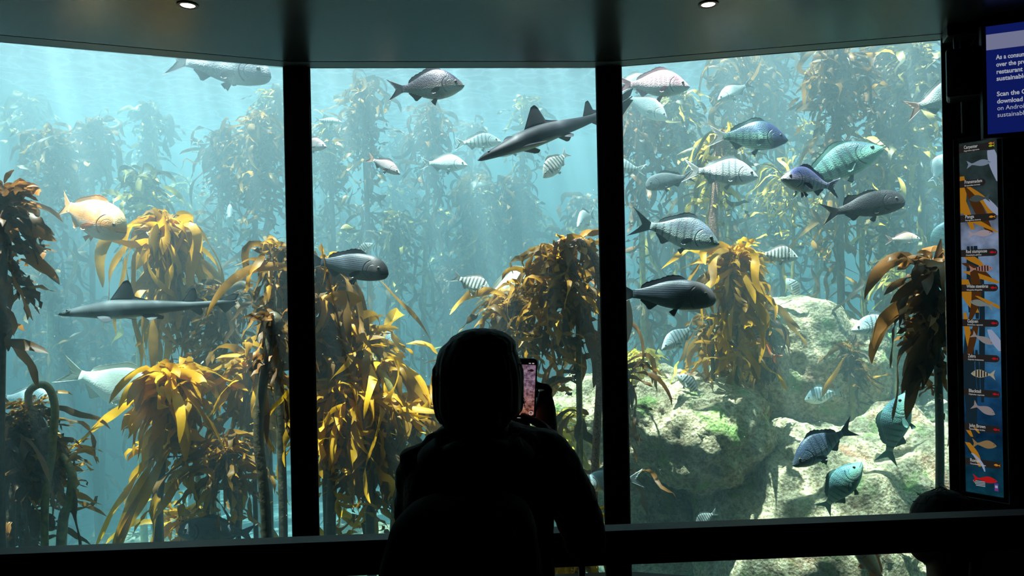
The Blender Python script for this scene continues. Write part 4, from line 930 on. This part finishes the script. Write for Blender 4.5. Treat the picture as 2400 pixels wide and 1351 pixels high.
for x, a, b, w_ in ((.025, .9, 1.3, .03), (.03, .5, .82, .012), (.045, .5, .8, .01), (.06, .5, .85, .016), (.075, .85, 1.25, .012), (.085, .6, 1.25, .014), (.035, 1.1, 1.5, .03), (.055, 1.0, 1.2, .01)): strip(x, a, x+rp.uniform(-.01, .01), b, w_*1.6, w_*1.6, 0)
for a in ((.01, .16, .005, .34, .03, .03, 1, .005), (.02, .18, .12, .44, .035, .05, 2, .0), (.02, .2, .13, .36, .02, .05, 1, .02), (.0, .24, .05, .42, .03, .03, 1, 0), (.03, .36, .15, .44, .05, .02, 1, .0), (.13, .05, .158, .2, .05, .03, 3, 0), (.1, .27, .158, .36, .03, .04, 3, 0), (.02, .54, .09, .6, .06, .03, 1, 0), (.01, .58, .12, .66, .05, .03, 2, .01), (.02, .62, .15, .68, .06, .05, 1, 0),
          (.01, .66, .06, .82, .06, .04, 1, -.01), (.05, .62, .03, .86, .05, .03, 2, .02), (.06, .74, .158, .80, .02, .04, 1, .0), (.01, .82, .03, 1.0, .02, .03, 1, 0), (.06, .86, .02, 1.05, .03, .03, 2, 0), (.0, 1.36, .03, 1.42, .02, .02, 1, 0), (.04, 1.37, .06, 1.40, .015, .012, 1, 0), (.01, 1.45, .06, 1.56, .035, .02, 1, .01), (.03, 1.5, .08, 1.58, .02, .01, 3, .01), (.11, .9, .158, 1.0, .03, .05, 3, 0)):
    strip(*a)
art.build('print_kelp_artwork', cols, e, False)
names = [('Carpenter', 'Argyrozona argyrozona', 'ao', 'c', 1), ('Fransmadam', 'Boopsoidea inornata', '', 'f', -1), ('Panga', 'Pterogymnus laniarius', 'o', 'p', 1), ('Red stumpnose', 'Chrysoblephus gibbiceps', 'r', 'r', 1), ('White steenbras', 'Lithognathus lithognathus', 'r', 'w', -1),
         ('Galjoen', 'Dichistius capensis', 'r', 'g', 1), ('Zebra', 'Diplodus hottentotus', 'r', 'z', -1), ('Blacktail', 'Diplodus capensis', 'r', 'b', 1), ('John Brown', 'Gymnocrotaphus curvidens', 'r', 'j', 1), ('Roman', 'Chrysoblephus laticeps', 'o', 'm', 1)]
ncol = dict(c=(.32, .42, .56), f=(.09, .13, .13), p=(.60, .50, .56), r=(.62, .30, .26), w=(.32, .36, .33), g=(.44, .40, .40), z=(.62, .56, .40), b=(.44, .38, .38), j=(.42, .28, .12), m=(.78, .02, .02))
nw = [.057, .072, .036, .086, .089, .044, .032, .05, .067, .04]
C_strip = emit('name strip', (.035, .030, .030, 1), .8); C_red = emit('red symbol', (.65, .01, .02, 1)); C_or = emit('orange symbol', (.85, .32, .02, 1)); C_gn = emit('green symbol', (.55, .62, .03, 1)); C_st = emit('black stripe', (.015, .015, .012, 1))
def fish_flat(cx, cz, ln, hh, f, m, y, mats, name, rot=0, stripes=0, ms=0):
    b = MB(); pts = []
    for i in range(13): u = i/12; pts.append((.5-.8*u, sprof(bream_top, u)*hh))
    pts += [(-.5, .15*hh), (-.42, 0), (-.5, -.15*hh)]
    for i in range(12, 0, -1): u = i/12; pts.append((.5-.8*u, -sprof(bream_bot, u)*hh))
    def tr(x, z): x *= f; c_, s_ = math.cos(rot), math.sin(rot); return (cx+(x*c_-z*s_)*ln, y, cz+(x*s_+z*c_)*ln)
    top_ = [tr(*p) for p in pts[:16]]; n_ = len(pts)
    # quads between upper and lower outline so the shape is a clean sheet
    U = [pts[i] for i in range(13)]; Lw = [(.5, 0)]+[(.5-.8*i/12, -sprof(bream_bot, i/12)*hh) for i in range(1, 13)]
    v = [tr(*p) for p in U+Lw]; b.add(v, [(i, i+1, i+14, i+13) for i in range(12)], 0)
    b.add([tr(-.29, .033*hh), tr(-.5, .17*hh), tr(-.43, 0), tr(-.5, -.17*hh), tr(-.29, -.033*hh)], [(0, 1, 2, 4), (4, 2, 3)], 0)
    b.v = [Vector((q.x, y, q.z)) for q in b.v]
    if stripes:
        for k_ in range(5):
            u = .28+.14*k_; x = .5-.8*u; ht, hb_ = sprof(bream_top, u)*hh*.95, sprof(bream_bot, u)*hh*.9
            b.add([(lambda q: (q[0], y-.0002, q[2]))(tr(xx, zz)) for xx, zz in ((x-.025, ht), (x+.025, ht), (x+.03, -hb_), (x-.02, -hb_))], [(0, 1, 2, 3)], 1)
    b.add([(lambda q: (q[0], y-.0003, q[2]))(tr(.39+.018*math.cos(a*.785), .03*hh+.018*math.sin(a*.785))) for a in range(8)], [tuple(range(8))], 1)
    return b.build(name, mats, e, False)
for i, (nm, lat, sym, k_, f) in enumerate(names):
    zc = -(12+81.0*i)/815*PH
    if nm != 'Carpenter' or True:
        x1 = PW*.93 if sym else PW*.66
        b = MB(); pts = [(0, .0085, zc-.022), (x1-.012, .0085, zc-.022)]+[(x1-.012+.016*math.cos(a), .0085, zc-.005+.017*math.sin(a)) for a in [(-90+180*j/8)*math.pi/180 for j in range(9)]]+[(x1-.012, .0085, zc+.012), (0, .0085, zc+.012)]
        b.add(pts, [tuple(range(len(pts)))]); b.build('name_strip', C_strip, e, False)
    text('species_name', nm, .0225, T_pw, e, (.020, .0080, zc-.004), .0003, nw[i])
    text('latin_name', lat, .0100, T_pw, e, (.020, .0080, zc-.017), .0001, .064)
    if sym == 'ao':
        fish_flat(PW*.86, zc+.006, .024, 1.6, -1, 0, .0078, [C_or, C_st], 'status_symbol'); fish_flat(PW*.86, zc-.006, .024, 1.6, -1, 0, .0078, [C_gn, C_st], 'status_symbol')
    elif sym: fish_flat(PW*.84, zc-.005, .026, 1.5, -1, 0, .0078, [C_red if sym == 'r' else C_or, C_st], 'status_symbol')
    m = emit('picture of '+nm, ncol[k_]+(1,), .8)
    fish_flat(PW*.52, zc-.082, .100 if k_ != 'f' else .085, 1.45 if k_ in 'zbjf' else 1.15, f, 0, .0076, [m, C_st], 'fish_picture', rot={'g': -.5, 'b': -.4, 'w': -.25}.get(k_, 0), stripes=k_ in 'zr')
for j in range(4): MB().box((PW*.2+.004*j, .0082, -PH+.058-.007*j), (PW*.52, .0086, -PH+.061-.007*j)).build('small_print_line', T_pw, e, False)
lg = MB().box((PW*.76, .0082, -PH+.025), (PW*.86, .0086, -PH+.062), 0).box((PW*.775, .0078, -PH+.040), (PW*.845, .0082, -PH+.052), 1).box((PW*.775, .0078, -PH+.030), (PW*.845, .0082, -PH+.036), 2)
lg.build('logo', [emit('logo purple', (.12, .07, .35, 1)), emit('logo pale', (.5, .55, .7, 1)), emit('logo red', (.5, .03, .2, 1))], e, False)
# ------------------------------------------------------------------ people
M_skin = plain('skin', (.22, .125, .085, 1), .6, .3); M_hair = plain('black hair', (.007, .006, .005, 1), .65, .15, noise_amt=.3, nscale=60)
M_jkt = plain('charcoal jacket', (.030, .029, .030, 1), .85, .25, noise_amt=.2, nscale=120, bump=.15); M_trs = plain('dark trousers', (.02, .022, .03, 1), .85, .2)
M_bag = plain('black backpack fabric', (.012, .012, .014, 1), .9, .1, noise_amt=.2, nscale=200, bump=.1); M_shoe = plain('shoes', (.03, .03, .03, 1), .5)
def P(px, py, Y): return W(px, py, Y)
def rr(px, Y): return px/F*Y
D0 = 1.45
pe = empty('person', (P(1120, 1000, D0).x, D0, 0)); tag(pe, 'person seen from behind in a dark hooded jacket, photographing the tank with a phone', 'person')
inv = Matrix.Translation(-pe.location)
class PB(MB):
    def fz(s, *a, **k): s.v = [inv @ v for v in s.v]; return s.fuse(*a, **k)
    def bz(s, *a, **k): s.v = [inv @ v for v in s.v]; return s.build(*a, **k)
# body: head, face, neck, hands and forearms as one skin
hc = P(1124, 905, D0+.02)
b = PB()
b.ball(hc+Vector((0, 0, .012)), (.072, .090, .100), 24, 18)
b.ball(hc+Vector((.004, .030, -.045)), (.052, .062, .062), 20, 14)            # jaw
b.ball(hc+Vector((.006, .100, -.018)), (.011, .018, .020), 12, 8)             # nose
b.ball(hc+Vector((.006, .085, -.055)), (.022, .014, .008), 12, 8)             # mouth
for sg in (1, -1):
    b.ball(hc+Vector((sg*.074, .005, -.012)), (.010, .018, .030), 12, 8)       # ears
    b.ball(hc+Vector((sg*.030+.004, .078, .004)), (.018, .014, .010), 12, 8)
b.tube(spline([P(1128, 930, D0+.01), P(1130, 1010, D0-.005), P(1128, 1080, D0-.005)], 8), lambda t: lerp(.052, .060, t), 16)
# right wrist and hand around the phone
wr = P(1290, 1062, 1.62); el = P(1372, 1262, 1.56)
ph = P(1222, 912, 1.70)                                                       # phone centre
b.tube(spline([el, P(1335, 1170, 1.60), wr, P(1286, 1020, 1.655)], 12), lambda t: (lerp(.040, .026, t), lerp(.040, .021, t)), 14)
b.tube([P(1286, 1040, 1.655), P(1281, 1000, 1.685), P(1278, 955, 1.712), P(1277, 918, 1.728)], [(.022, .019), (.027, .019), (.025, .017), (.016, .012)], 16)   # palm beside the phone
def finger(pts, r0, r1): b.tube(spline(pts, 10), lambda t: lerp(r0, r1, t), 10); b.ball(pts[-1], r1, 10, 6)
for i, (y0, y1, l) in enumerate(((908, 893, .0), (930, 921, .005), (954, 948, .002), (976, 974, -.006))):
    finger([P(1288, y0+12, 1.725), P(1283, y0, 1.742), P(1262, y0-4, 1.748), P(1232, y1, 1.742), P(1214-l*800, y1+2, 1.734)], .0095-.0005*i, .0075)
finger([P(1290, 1022, 1.665), P(1272, 1000, 1.655), P(1248, 986, 1.660), P(1226, 976, 1.672)], .0125, .0088)           # thumb on the screen
# left forearm and hand supporting the phone from below
wl = P(1196, 1075, 1.64); ll = P(985, 1262, 1.58)
b.tube(spline([ll, P(1085, 1190, 1.62), wl, P(1208, 1040, 1.67)], 12), lambda t: (lerp(.040, .026, t), lerp(.040, .021, t)), 14)
b.tube([P(1205, 1052, 1.66), P(1212, 1020, 1.69), P(1216, 1000, 1.715)], [(.022, .018), (.034, .016), (.032, .014)], 16)
for i, x in enumerate((1190, 1206, 1222, 1236)):
    finger([P(x, 1006, 1.715), P(x-1, 985, 1.738), P(x-2, 962-4*(i in (1, 2)), 1.738), P(x-3, 945-6*(i in (1, 2)), 1.730)], .0088, .0072)
finger([P(1198, 1030, 1.675), P(1190, 1008, 1.665), P(1196, 990, 1.670), P(1204, 978, 1.675)], .0115, .0085)
# torso and upper arms under the clothes keep the body in one piece
b.loft([(P(1130, 1040, D0).x, D0, P(1130, 1050, D0).z, .07, .05), (P(1130, 1100, D0).x, D0+.01, P(1130, 1100, D0).z, .125, .075), (P(1120, 1300, D0).x, D0+.01, P(1120, 1300, D0).z, .12, .08), (P(1110, 1560, D0).x, D0, P(1110, 1560, D0).z, .13, .09)], 24)
b.tube(spline([P(1190, 1090, D0), P(1285, 1120, D0+.03), P(1345, 1190, D0+.09), el], 10), .034, 12)
b.tube(spline([P(1060, 1095, D0), P(990, 1120, D0+.03), P(982, 1185, D0+.08), ll], 10), .034, 12)
b.fz('body', M_skin, pe, voxel=.0042, it=3)
for sg in (1, -1):
    q = PB().ball(hc+Vector((sg*.030+.004, .0885, .004)), (.012, .006, .009), 12, 8); q.bz('eye', E_pup, pe)
# hair: full short bob with ragged ends
h = PB()
h.ball(P(1121, 868, D0+.01), (.0905, .108, .086), 28, 18)
h.ball(P(1115, 925, D0-.012), (.083, .088, .085), 24, 16)
h.ball(P(1125, 975, D0-.020), (.062, .060, .042), 20, 12)
h.ball(P(1128, 812, D0+.01), (.074, .088, .037), 20, 12)
rg = random.Random(9)
for i in range(64):
    a = rg.uniform(-2.9, -.2) if i % 3 else rg.uniform(-.45, .15) if i % 2 else rg.uniform(-3.3, -2.8)
    x, y = math.cos(a), math.sin(a); st_ = rg.uniform(-.02, .02)
    p0 = P(1120, 880, D0+.01)+Vector((x*.083, y*.094, st_)); p1_ = P(1119, 945, D0)+Vector((x*.083, y*.088, st_)); p2_ = P(1122, 990+rg.uniform(-18, 22)-(45 if x > .6 else 0)+(10 if x < -.5 else 0), D0)+Vector((x*(.058+.02*abs(y)), y*.075, 0))
    h.tube(spline([p0, p1_, p2_], 8), lambda t: lerp(.012, .0028, t**1.5), 7)
hp = lambda co, n: n*(.0022*noise.noise(Vector((co.x*90, co.y*90, co.z*10)))+.003*noise.noise(co*18))
h.fz('hair', M_hair, pe, voxel=.0045, it=2, disp=hp)
s = PB()
for i in range(70):                # stray strands along the outline
    a = rg.uniform(0, 6.28); el_ = rg.uniform(-.4, 1.3); d = Vector((math.cos(a)*math.cos(el_), math.sin(a)*math.cos(el_), math.sin(el_)))
    p = P(1121, 868, D0+.01)+Vector((d.x*.0905, d.y*.105, d.z*.088)); tdir = Vector((-d.y, d.x, -.9)).normalized()*rg.uniform(.02, .055)
    s.tube([p-d*.004, p+tdir*.4+d*.004, p+tdir+d*rg.uniform(-.004, .004)], lambda t: lerp(.0009, .0003, t), 4)
for i in range(12):                # tuft beside the right cheek
    p = P(1203, 905, D0+.02); s.tube(spline([p, p+Vector((.016, .004, -.018)), p+Vector((rg.uniform(.014, .024), 0, rg.uniform(-.05, -.03)))], 5), lambda t: lerp(.003, .0005, t), 5)
s.bz('hair_strand', M_hair, pe)
# jacket: torso, sleeves, hood
j = PB(); S_ = lambda cx, py, hw, hd, dy=0: (P(cx, py, D0).x, D0+dy, P(cx, py, D0).z, rr(hw, D0), hd)
j.loft([S_(1135, 1022, 62, .062, 0), S_(1138, 1036, 110, .085, .0), S_(1135, 1062, 158, .105, .005), S_(1130, 1110, 182, .120, .01), S_(1125, 1190, 180, .125, .01), S_(1115, 1290, 180, .125, .01), S_(1108, 1400, 192, .13, 0), S_(1108, 1560, 205, .14, 0), S_(1108, 1680, 210, .145, 0)], 36, e=2.3)
# shoulders and sleeves
j.tube(spline([P(1190, 1058, D0), P(1255, 1058, D0+.01), P(1302, 1088, D0+.03), P(1345, 1190, D0+.09), P(1372, 1258, D0+.12)], 16), lambda t: (lerp(.050, .053, t), lerp(.060, .052, t)), 18)
j.ball(P(1368, 1266, D0+.12), (.050, .055, .046), 18, 12)
j.tube(spline([P(1368, 1266, D0+.12), P(1345, 1200, D0+.15), P(1312, 1120, D0+.17), P(1296, 1085, D0+.175)], 10), lambda t: lerp(.050, .034, t), 16)
j.tube(spline([P(1060, 1070, D0), P(1010, 1085, D0+.01), P(985, 1110, D0+.03), P(978, 1180, D0+.08), P(985, 1258, D0+.12)], 16), lambda t: (lerp(.048, .047, t), lerp(.058, .05, t)), 18)
j.ball(P(986, 1262, D0+.12), (.047, .05, .043), 18, 12)
j.tube(spline([P(986, 1262, D0+.12), P(1070, 1205, D0+.16), P(1160, 1130, D0+.18), P(1188, 1095, D0+.185)], 10), lambda t: lerp(.048, .034, t), 16)
# hood lying round the neck
hd = [P(1020, 1055, D0-.02), P(1062, 1022, D0+.03), P(1128, 1010, D0+.06), P(1195, 1024, D0+.03), P(1222, 1052, D0-.03), P(1180, 1100, D0-.09), P(1120, 1122, D0-.115), P(1055, 1098, D0-.09), P(1020, 1055, D0-.02)]
j.tube(spline(hd, 40), lambda t: .026+.010*math.sin(math.pi*t), 12)
j.ball(P(1120, 1085, D0-.075), (.085, .045, .05), 20, 12)
for x, y, r_ in ((1012, 1040, .020), (1000, 1058, .022), (1040, 1026, .020), (965, 1072, .024)): j.ball(P(x, y, D0-.01), r_, 12, 8)
wr_ = lambda co, n: n*(.0050*noise.noise(Vector((co.x*10, co.y*10, co.z*22)))+.0035*noise.noise(co*42))
j.fz('jacket', M_jkt, pe, voxel=.0075, it=5, disp=wr_)
# trousers and shoes
t_ = PB(); zh = P(1108, 1600, D0).z; cx = P(1108, 1600, D0).x
t_.loft([(cx, D0, zh+.12, .165, .12), (cx, D0, zh, .172, .13), (cx, D0, zh-.10, .165, .125)], 28)
for sg in (1, -1): t_.loft([(cx+sg*.085, D0, zh-.02, .088, .10), (cx+sg*.092, D0, .46, .062, .07), (cx+sg*.095, D0-.01, .34, .062, .07), (cx+sg*.10, D0-.01, .07, .052, .06)], 20)
t_.fz('trousers', M_trs, pe, voxel=.012, it=4)
for sg in (1, -1):
    q = PB(); q.ball((cx+sg*.105, D0+.04, .045), (.045, .12, .044), 18, 12); q.ball((cx+sg*.10, D0-.03, .06), (.042, .05, .055), 14, 10); q.box((cx+sg*.105-.042, D0-.08, .0), (cx+sg*.105+.042, D0+.15, .02))
    q.fz('shoe', M_shoe, pe, voxel=.007, it=3)
# backpack
be = empty('backpack', P(1110, 1250, D0-.17)); tag(be, 'black backpack with a small top loop worn by the photographer', 'backpack'); ivb = Matrix.Translation(-be.location)
def bb(s, *a, **k): s.v = [ivb @ v for v in s.v]; return s.fuse(*a, **k)
k_ = MB(); zz = lambda py: P(1110, py, D0-.17).z
k_.loft([(P(1100, 1150, 1.3).x, 1.27, zz(1158), .075, .030), (P(1100, 1150, 1.3).x, 1.262, zz(1175), .105, .055), (P(1090, 1150, 1.3).x, 1.255, zz(1215), .128, .072), (P(1085, 1250, 1.3).x, 1.245, zz(1300), .142, .085), (P(1085, 1350, 1.3).x, 1.235, zz(1450), .150, .095), (P(1085, 1350, 1.3).x, 1.235, zz(1640), .150, .095), (P(1085, 1350, 1.3).x, 1.25, zz(1700), .135, .07)], 32, e=3.2)
bb(k_, 'bag_body', M_bag, be, voxel=.009, it=5)
k_ = MB().tube(spline([P(1058, 1140, 1.30), P(1068, 1126, 1.29), P(1088, 1118, 1.285), P(1108, 1122, 1.29), P(1120, 1140, 1.30)], 14), (.0045), 8); k_.v = [ivb @ v for v in k_.v]; k_.build('loop_handle', M_bag, be)
for sx_, pts in ((1, [P(1150, 1165, 1.30), P(1195, 1100, 1.325), P(1225, 1060, 1.345), P(1238, 1042, D0-.02), P(1240, 1050, D0+.07), P(1235, 1110, D0+.14), P(1215, 1250, D0+.15)]), (-1, [P(1060, 1165, 1.30), P(1025, 1100, 1.325), P(1003, 1068, 1.345), P(1000, 1048, D0-.02), P(1002, 1056, D0+.07), P(1010, 1110, D0+.14), P(1030, 1250, D0+.15)])):
    k_ = MB().tube(spline(pts, 24), lambda t: (.026, .006), 10); k_.v = [ivb @ v for v in k_.v]; k_.build('shoulder_strap', M_bag, be)
k_ = MB().tube(spline([P(990, 1330, 1.165), P(1010, 1255, 1.160), P(1060, 1215, 1.165), P(1130, 1205, 1.165), P(1190, 1225, 1.165), P(1215, 1290, 1.165)], 24), .0022, 6); k_.v = [ivb @ v for v in k_.v]; k_.build('zip', M_bag, be)
# phone
pe2 = empty('smartphone', ph, (R(4), R(3.2), R(4))); tag(pe2, 'black smartphone held up in the right hand, its lit screen showing the tank', 'phone')
rs = MB(); pw, phh, th, rad = .0362, .0750, .0042, .010
out = []
for cx_, cz_, a0 in ((pw-rad, phh-rad, 0), (-pw+rad, phh-rad, 90), (-pw+rad, -phh+rad, 180), (pw-rad, -phh+rad, 270)):
    out += [(cx_+rad*math.cos(R(a0+15*i)), cz_+rad*math.sin(R(a0+15*i))) for i in range(7)]
n = len(out); rs.add([(x, -th, z) for x, z in out]+[(x, th, z) for x, z in out], [tuple(range(n)), tuple(range(n, 2*n))[::-1]]+[(i, i+n, (i+1) % n+n, (i+1) % n) for i in range(n)])
rs.build('phone_body', M_black, pe2, False, .0015)
def scr_mat():
    t = NT('phone picture'); tc = t.n('TexCoord'); sx = t.n('SeparateXYZ', i0=tc.outputs['Object'])
    nz = t.n('TexNoise', Vector=tc.outputs['Object'], Scale=130., Detail=5.); n2 = t.n('TexNoise', Vector=tc.outputs['Object'], Scale=60., Detail=3.)
    f = t.n('MapRange', i0=t.math('ADD', sx.outputs[2], t.math('MULTIPLY', n2.outputs[0], .02)), i1=-.04, i2=.03).outputs[0]
    a = t.ramp(nz.outputs[0], [(.35, (.10, .03, .02, 1)), (.55, (.55, .20, .13, 1)), (.7, (.85, .45, .33, 1))])
    c = t.ramp(nz.outputs[0], [(.38, (.16, .09, .14, 1)), (.5, (.35, .22, .32, 1)), (.72, (.60, .42, .55, 1))])
    return t.surf(t.n('Emission', Color=t.mix(f, a, c), Strength=1.0).outputs[0])
MB().box((-pw+.004, -th-.0006, -phh+.012), (pw-.004, -th-.0001, phh-.015)).build('display', scr_mat(), pe2, False)
W1 = emit('phone icon white', (.9, .8, .85, 1), 1.0); D1 = emit('phone icon dark', (.03, .01, .015, 1), 1)
ic = MB()
for x in (-.006, .018, .026): ic.box((x-.003, -th-.0008, phh-.0125), (x+.002, -th-.0002, phh-.0105))
ic.box((-.010, -th-.0009, -phh+.0045), (.004, -th-.0002, -phh+.0055))
ic.box((-.03, -th-.0009, .0245), (.031, -th-.0006, .0249))
for x in (-.018, -.004, .008): ic.ball((x, -th-.0006, -.0365), (.0022, .0003, .0022), 10, 6)
for k_ in range(16):
    a = k_*math.pi/8; ic.ball((.025+.0045*math.cos(a), -th-.0006, -.058+.0045*math.sin(a)), (.001, .0003, .001), 6, 4)
ic.build('screen_icons', W1, pe2, False)
b = MB()
U = [(.5-.8*i/12, sprof(bream_top, i/12)*1.5) for i in range(13)]; Lw = [(.5, 0)]+[(.5-.8*i/12, -sprof(bream_bot, i/12)*1.5) for i in range(1, 13)]
b.add([(.020+x*.016, -th-.0010, .046+z*.016) for x, z in U+Lw], [(i, i+1, i+14, i+13) for i in range(12)]); b.add([(.020+x*.016, -th-.0010, .046+z*.016) for x, z in ((-.28, .04), (-.5, .25), (-.42, 0), (-.5, -.25), (-.28, -.04))], [(0, 1, 2, 4), (4, 2, 3)])
b.build('screen_fish_image', D1, pe2, False)
# ---- second person: seated low beyond the handrail at the right
D1_ = 2.12
pe = empty('person', (P(2215, 1200, D1_).x, D1_, 0)); tag(pe, 'person with tied back dark hair sitting low at the right, behind the handrail', 'person'); inv = Matrix.Translation(-pe.location)
hc = P(2205, 1238, D1_)
fa = Vector((-.80, .60, 0)).normalized(); sd = Vector((-fa.y, fa.x, 0))
rot = Matrix((sd, fa, Vector((0, 0, 1)))).transposed()
b = PB()
b.ball(hc+Vector((0, 0, .0)), (.070, .088, .105), 24, 18, rot=rot)
b.ball(hc+fa*.035+Vector((0, 0, -.060)), (.048, .055, .055), 20, 14, rot=rot)
b.ball(hc+fa*.092+Vector((0, 0, -.030)), (.010, .018, .018), 12, 8, rot=rot)
b.ball(hc+fa*.080+Vector((0, 0, -.068)), (.020, .013, .008), 12, 8, rot=rot)
for sg in (1, -1): b.ball(hc+sd*.072*sg+Vector((0, 0, -.02)), (.009, .017, .028), 12, 8, rot=rot)
b.tube(spline([hc+Vector((.0, 0, -.06)), hc+Vector((.008, -.005, -.14)), hc+Vector((.01, -.01, -.21))], 8), lambda t: lerp(.045, .056, t), 16)
nk = hc+Vector((.01, 0, -.23))
for sg, hz in ((1, .0), (-1, .0)):        # hands resting on the knees, five fingers each
    hpnt = Vector((nk.x+sg*.12-.12, nk.y+.30, .36)); b.tube([hpnt+Vector((0, -.10, .02)), hpnt, hpnt+Vector((0, .05, 0))], [(.026, .022), (.036, .016), (.034, .013)], 14)
    for i in range(4): finger_p = [hpnt+Vector((-.027+.018*i, .05, 0)), hpnt+Vector((-.029+.019*i, .085, .004)), hpnt+Vector((-.030+.020*i, .115-.008*(i in (0, 3)), -.014))]; b.tube(spline(finger_p, 7), lambda t: lerp(.0088, .0072, t), 8)
    b.tube(spline([hpnt+Vector((-sg*.03, .0, 0)), hpnt+Vector((-sg*.055, .03, -.004)), hpnt+Vector((-sg*.06, .055, -.01))], 7), lambda t: lerp(.011, .0085, t), 8)
    b.tube(spline([Vector((nk.x+sg*.05, nk.y, nk.z-.03)), Vector((nk.x+sg*.16, nk.y, nk.z-.08)), Vector((nk.x+sg*.19, nk.y+.08, nk.z-.30)), Vector((nk.x+sg*.15-.06, nk.y+.17, .40)), hpnt+Vector((0, -.09, .02))], 16), lambda t: lerp(.038, .025, t), 12)
b.tube([hc+Vector((.01, -.01, -.18)), nk+Vector((0, 0, -.1)), nk+Vector((0, 0, -.35))], [.05, .09, .10], 16)
b.fz('body', M_skin, pe, voxel=.0055, it=3)
q = PB()
for sg in (1, -1): q = PB().ball(hc+fa*.083+sd*.030*sg+Vector((0, 0, .0)), (.011, .006, .008), 12, 8, rot=rot); q.bz('eye', E_pup, pe)
h = PB(); h.ball(hc-fa*.012+Vector((0, 0, .022)), (.082, .094, .096), 28, 18, rot=rot); h.ball(hc-fa*.05+Vector((0, 0, -.02)), (.070, .06, .07), 20, 14, rot=rot)
h.ball(hc-fa*.085+Vector((0, 0, .02)), (.028, .03, .03), 16, 10)
h.tube(spline([hc-fa*.08+Vector((0, 0, .02)), P(2282, 1225, D1_), P(2284, 1300, D1_), P(2276, 1370, D1_), P(2268, 1420, D1_)], 16), lambda t: lerp(.022, .006, t), 10)
h.fz('hair', M_hair, pe, voxel=.006, it=2, disp=hp)
s = PB()
for i in range(26):
    a = rg.uniform(.3, 2.6); p = hc+Vector((.0+.078*math.cos(a), 0, .03+.088*math.sin(a)))+Vector((0, rg.uniform(-.03, .03), 0))
    s.tube([p, p+Vector((rg.uniform(-.02, .03), 0, rg.uniform(.0, .016))), p+Vector((rg.uniform(-.02, .05), 0, rg.uniform(-.02, .01)))], lambda t: lerp(.0012, .0003, t), 4)
s.bz('hair_strand', M_hair, pe)
j = PB(); j.loft([(nk.x, nk.y, nk.z+.035, .060, .055), (nk.x, nk.y, nk.z+.01, .13, .085), (nk.x, nk.y, nk.z-.04, .185, .105), (nk.x, nk.y, nk.z-.2, .18, .115), (nk.x, nk.y, .30, .175, .13), (nk.x, nk.y, .205, .185, .15)], 28)
for sg in (1, -1):
    j.tube(spline([Vector((nk.x+sg*.15, nk.y, nk.z-.05)), Vector((nk.x+sg*.20, nk.y+.02, nk.z-.18)), Vector((nk.x+sg*.19, nk.y+.08, nk.z-.31)), Vector((nk.x+sg*.15-.06, nk.y+.17, .36+.04)), Vector((nk.x+sg*.12-.12, nk.y+.23, .375))], 14), lambda t: lerp(.055, .034, t), 14)
j.fz('jacket', M_jkt, pe, voxel=.010, it=4, disp=wr_)
t_ = PB()
t_.ball((nk.x, nk.y, .27), (.17, .15, .09), 20, 12)
for sg in (1, -1):
    t_.tube(spline([(nk.x+sg*.09, nk.y+.02, .27), (nk.x+sg*.11-.06, nk.y+.22, .31), (nk.x+sg*.12-.12, nk.y+.37, .27)], 10), lambda t: lerp(.085, .062, t), 16)
    t_.tube(spline([(nk.x+sg*.12-.12, nk.y+.37, .27), (nk.x+sg*.12-.13, nk.y+.41, .15), (nk.x+sg*.12-.13, nk.y+.40, .07)], 8), lambda t: lerp(.060, .048, t), 16)
t_.fz('trousers', M_trs, pe, voxel=.012, it=4)
for sg in (1, -1):
    q = PB(); fx, fy = nk.x+sg*.12-.13, nk.y+.40; q.ball((fx, fy+.06, .045), (.044, .12, .044), 18, 12); q.ball((fx, fy, .06), (.042, .05, .055), 14, 10); q.box((fx-.04, fy-.05, .0), (fx+.04, fy+.16, .02)); q.fz('shoe', M_shoe, pe, voxel=.007, it=3)
o = MB().box((nk.x-.45, nk.y-.22, 0), (nk.x+.5, nk.y+.17, .19)).build('bench', M_wall, smooth=False, bevel=.01); tag(o, 'low dark bench under the seated person at the right', 'bench')
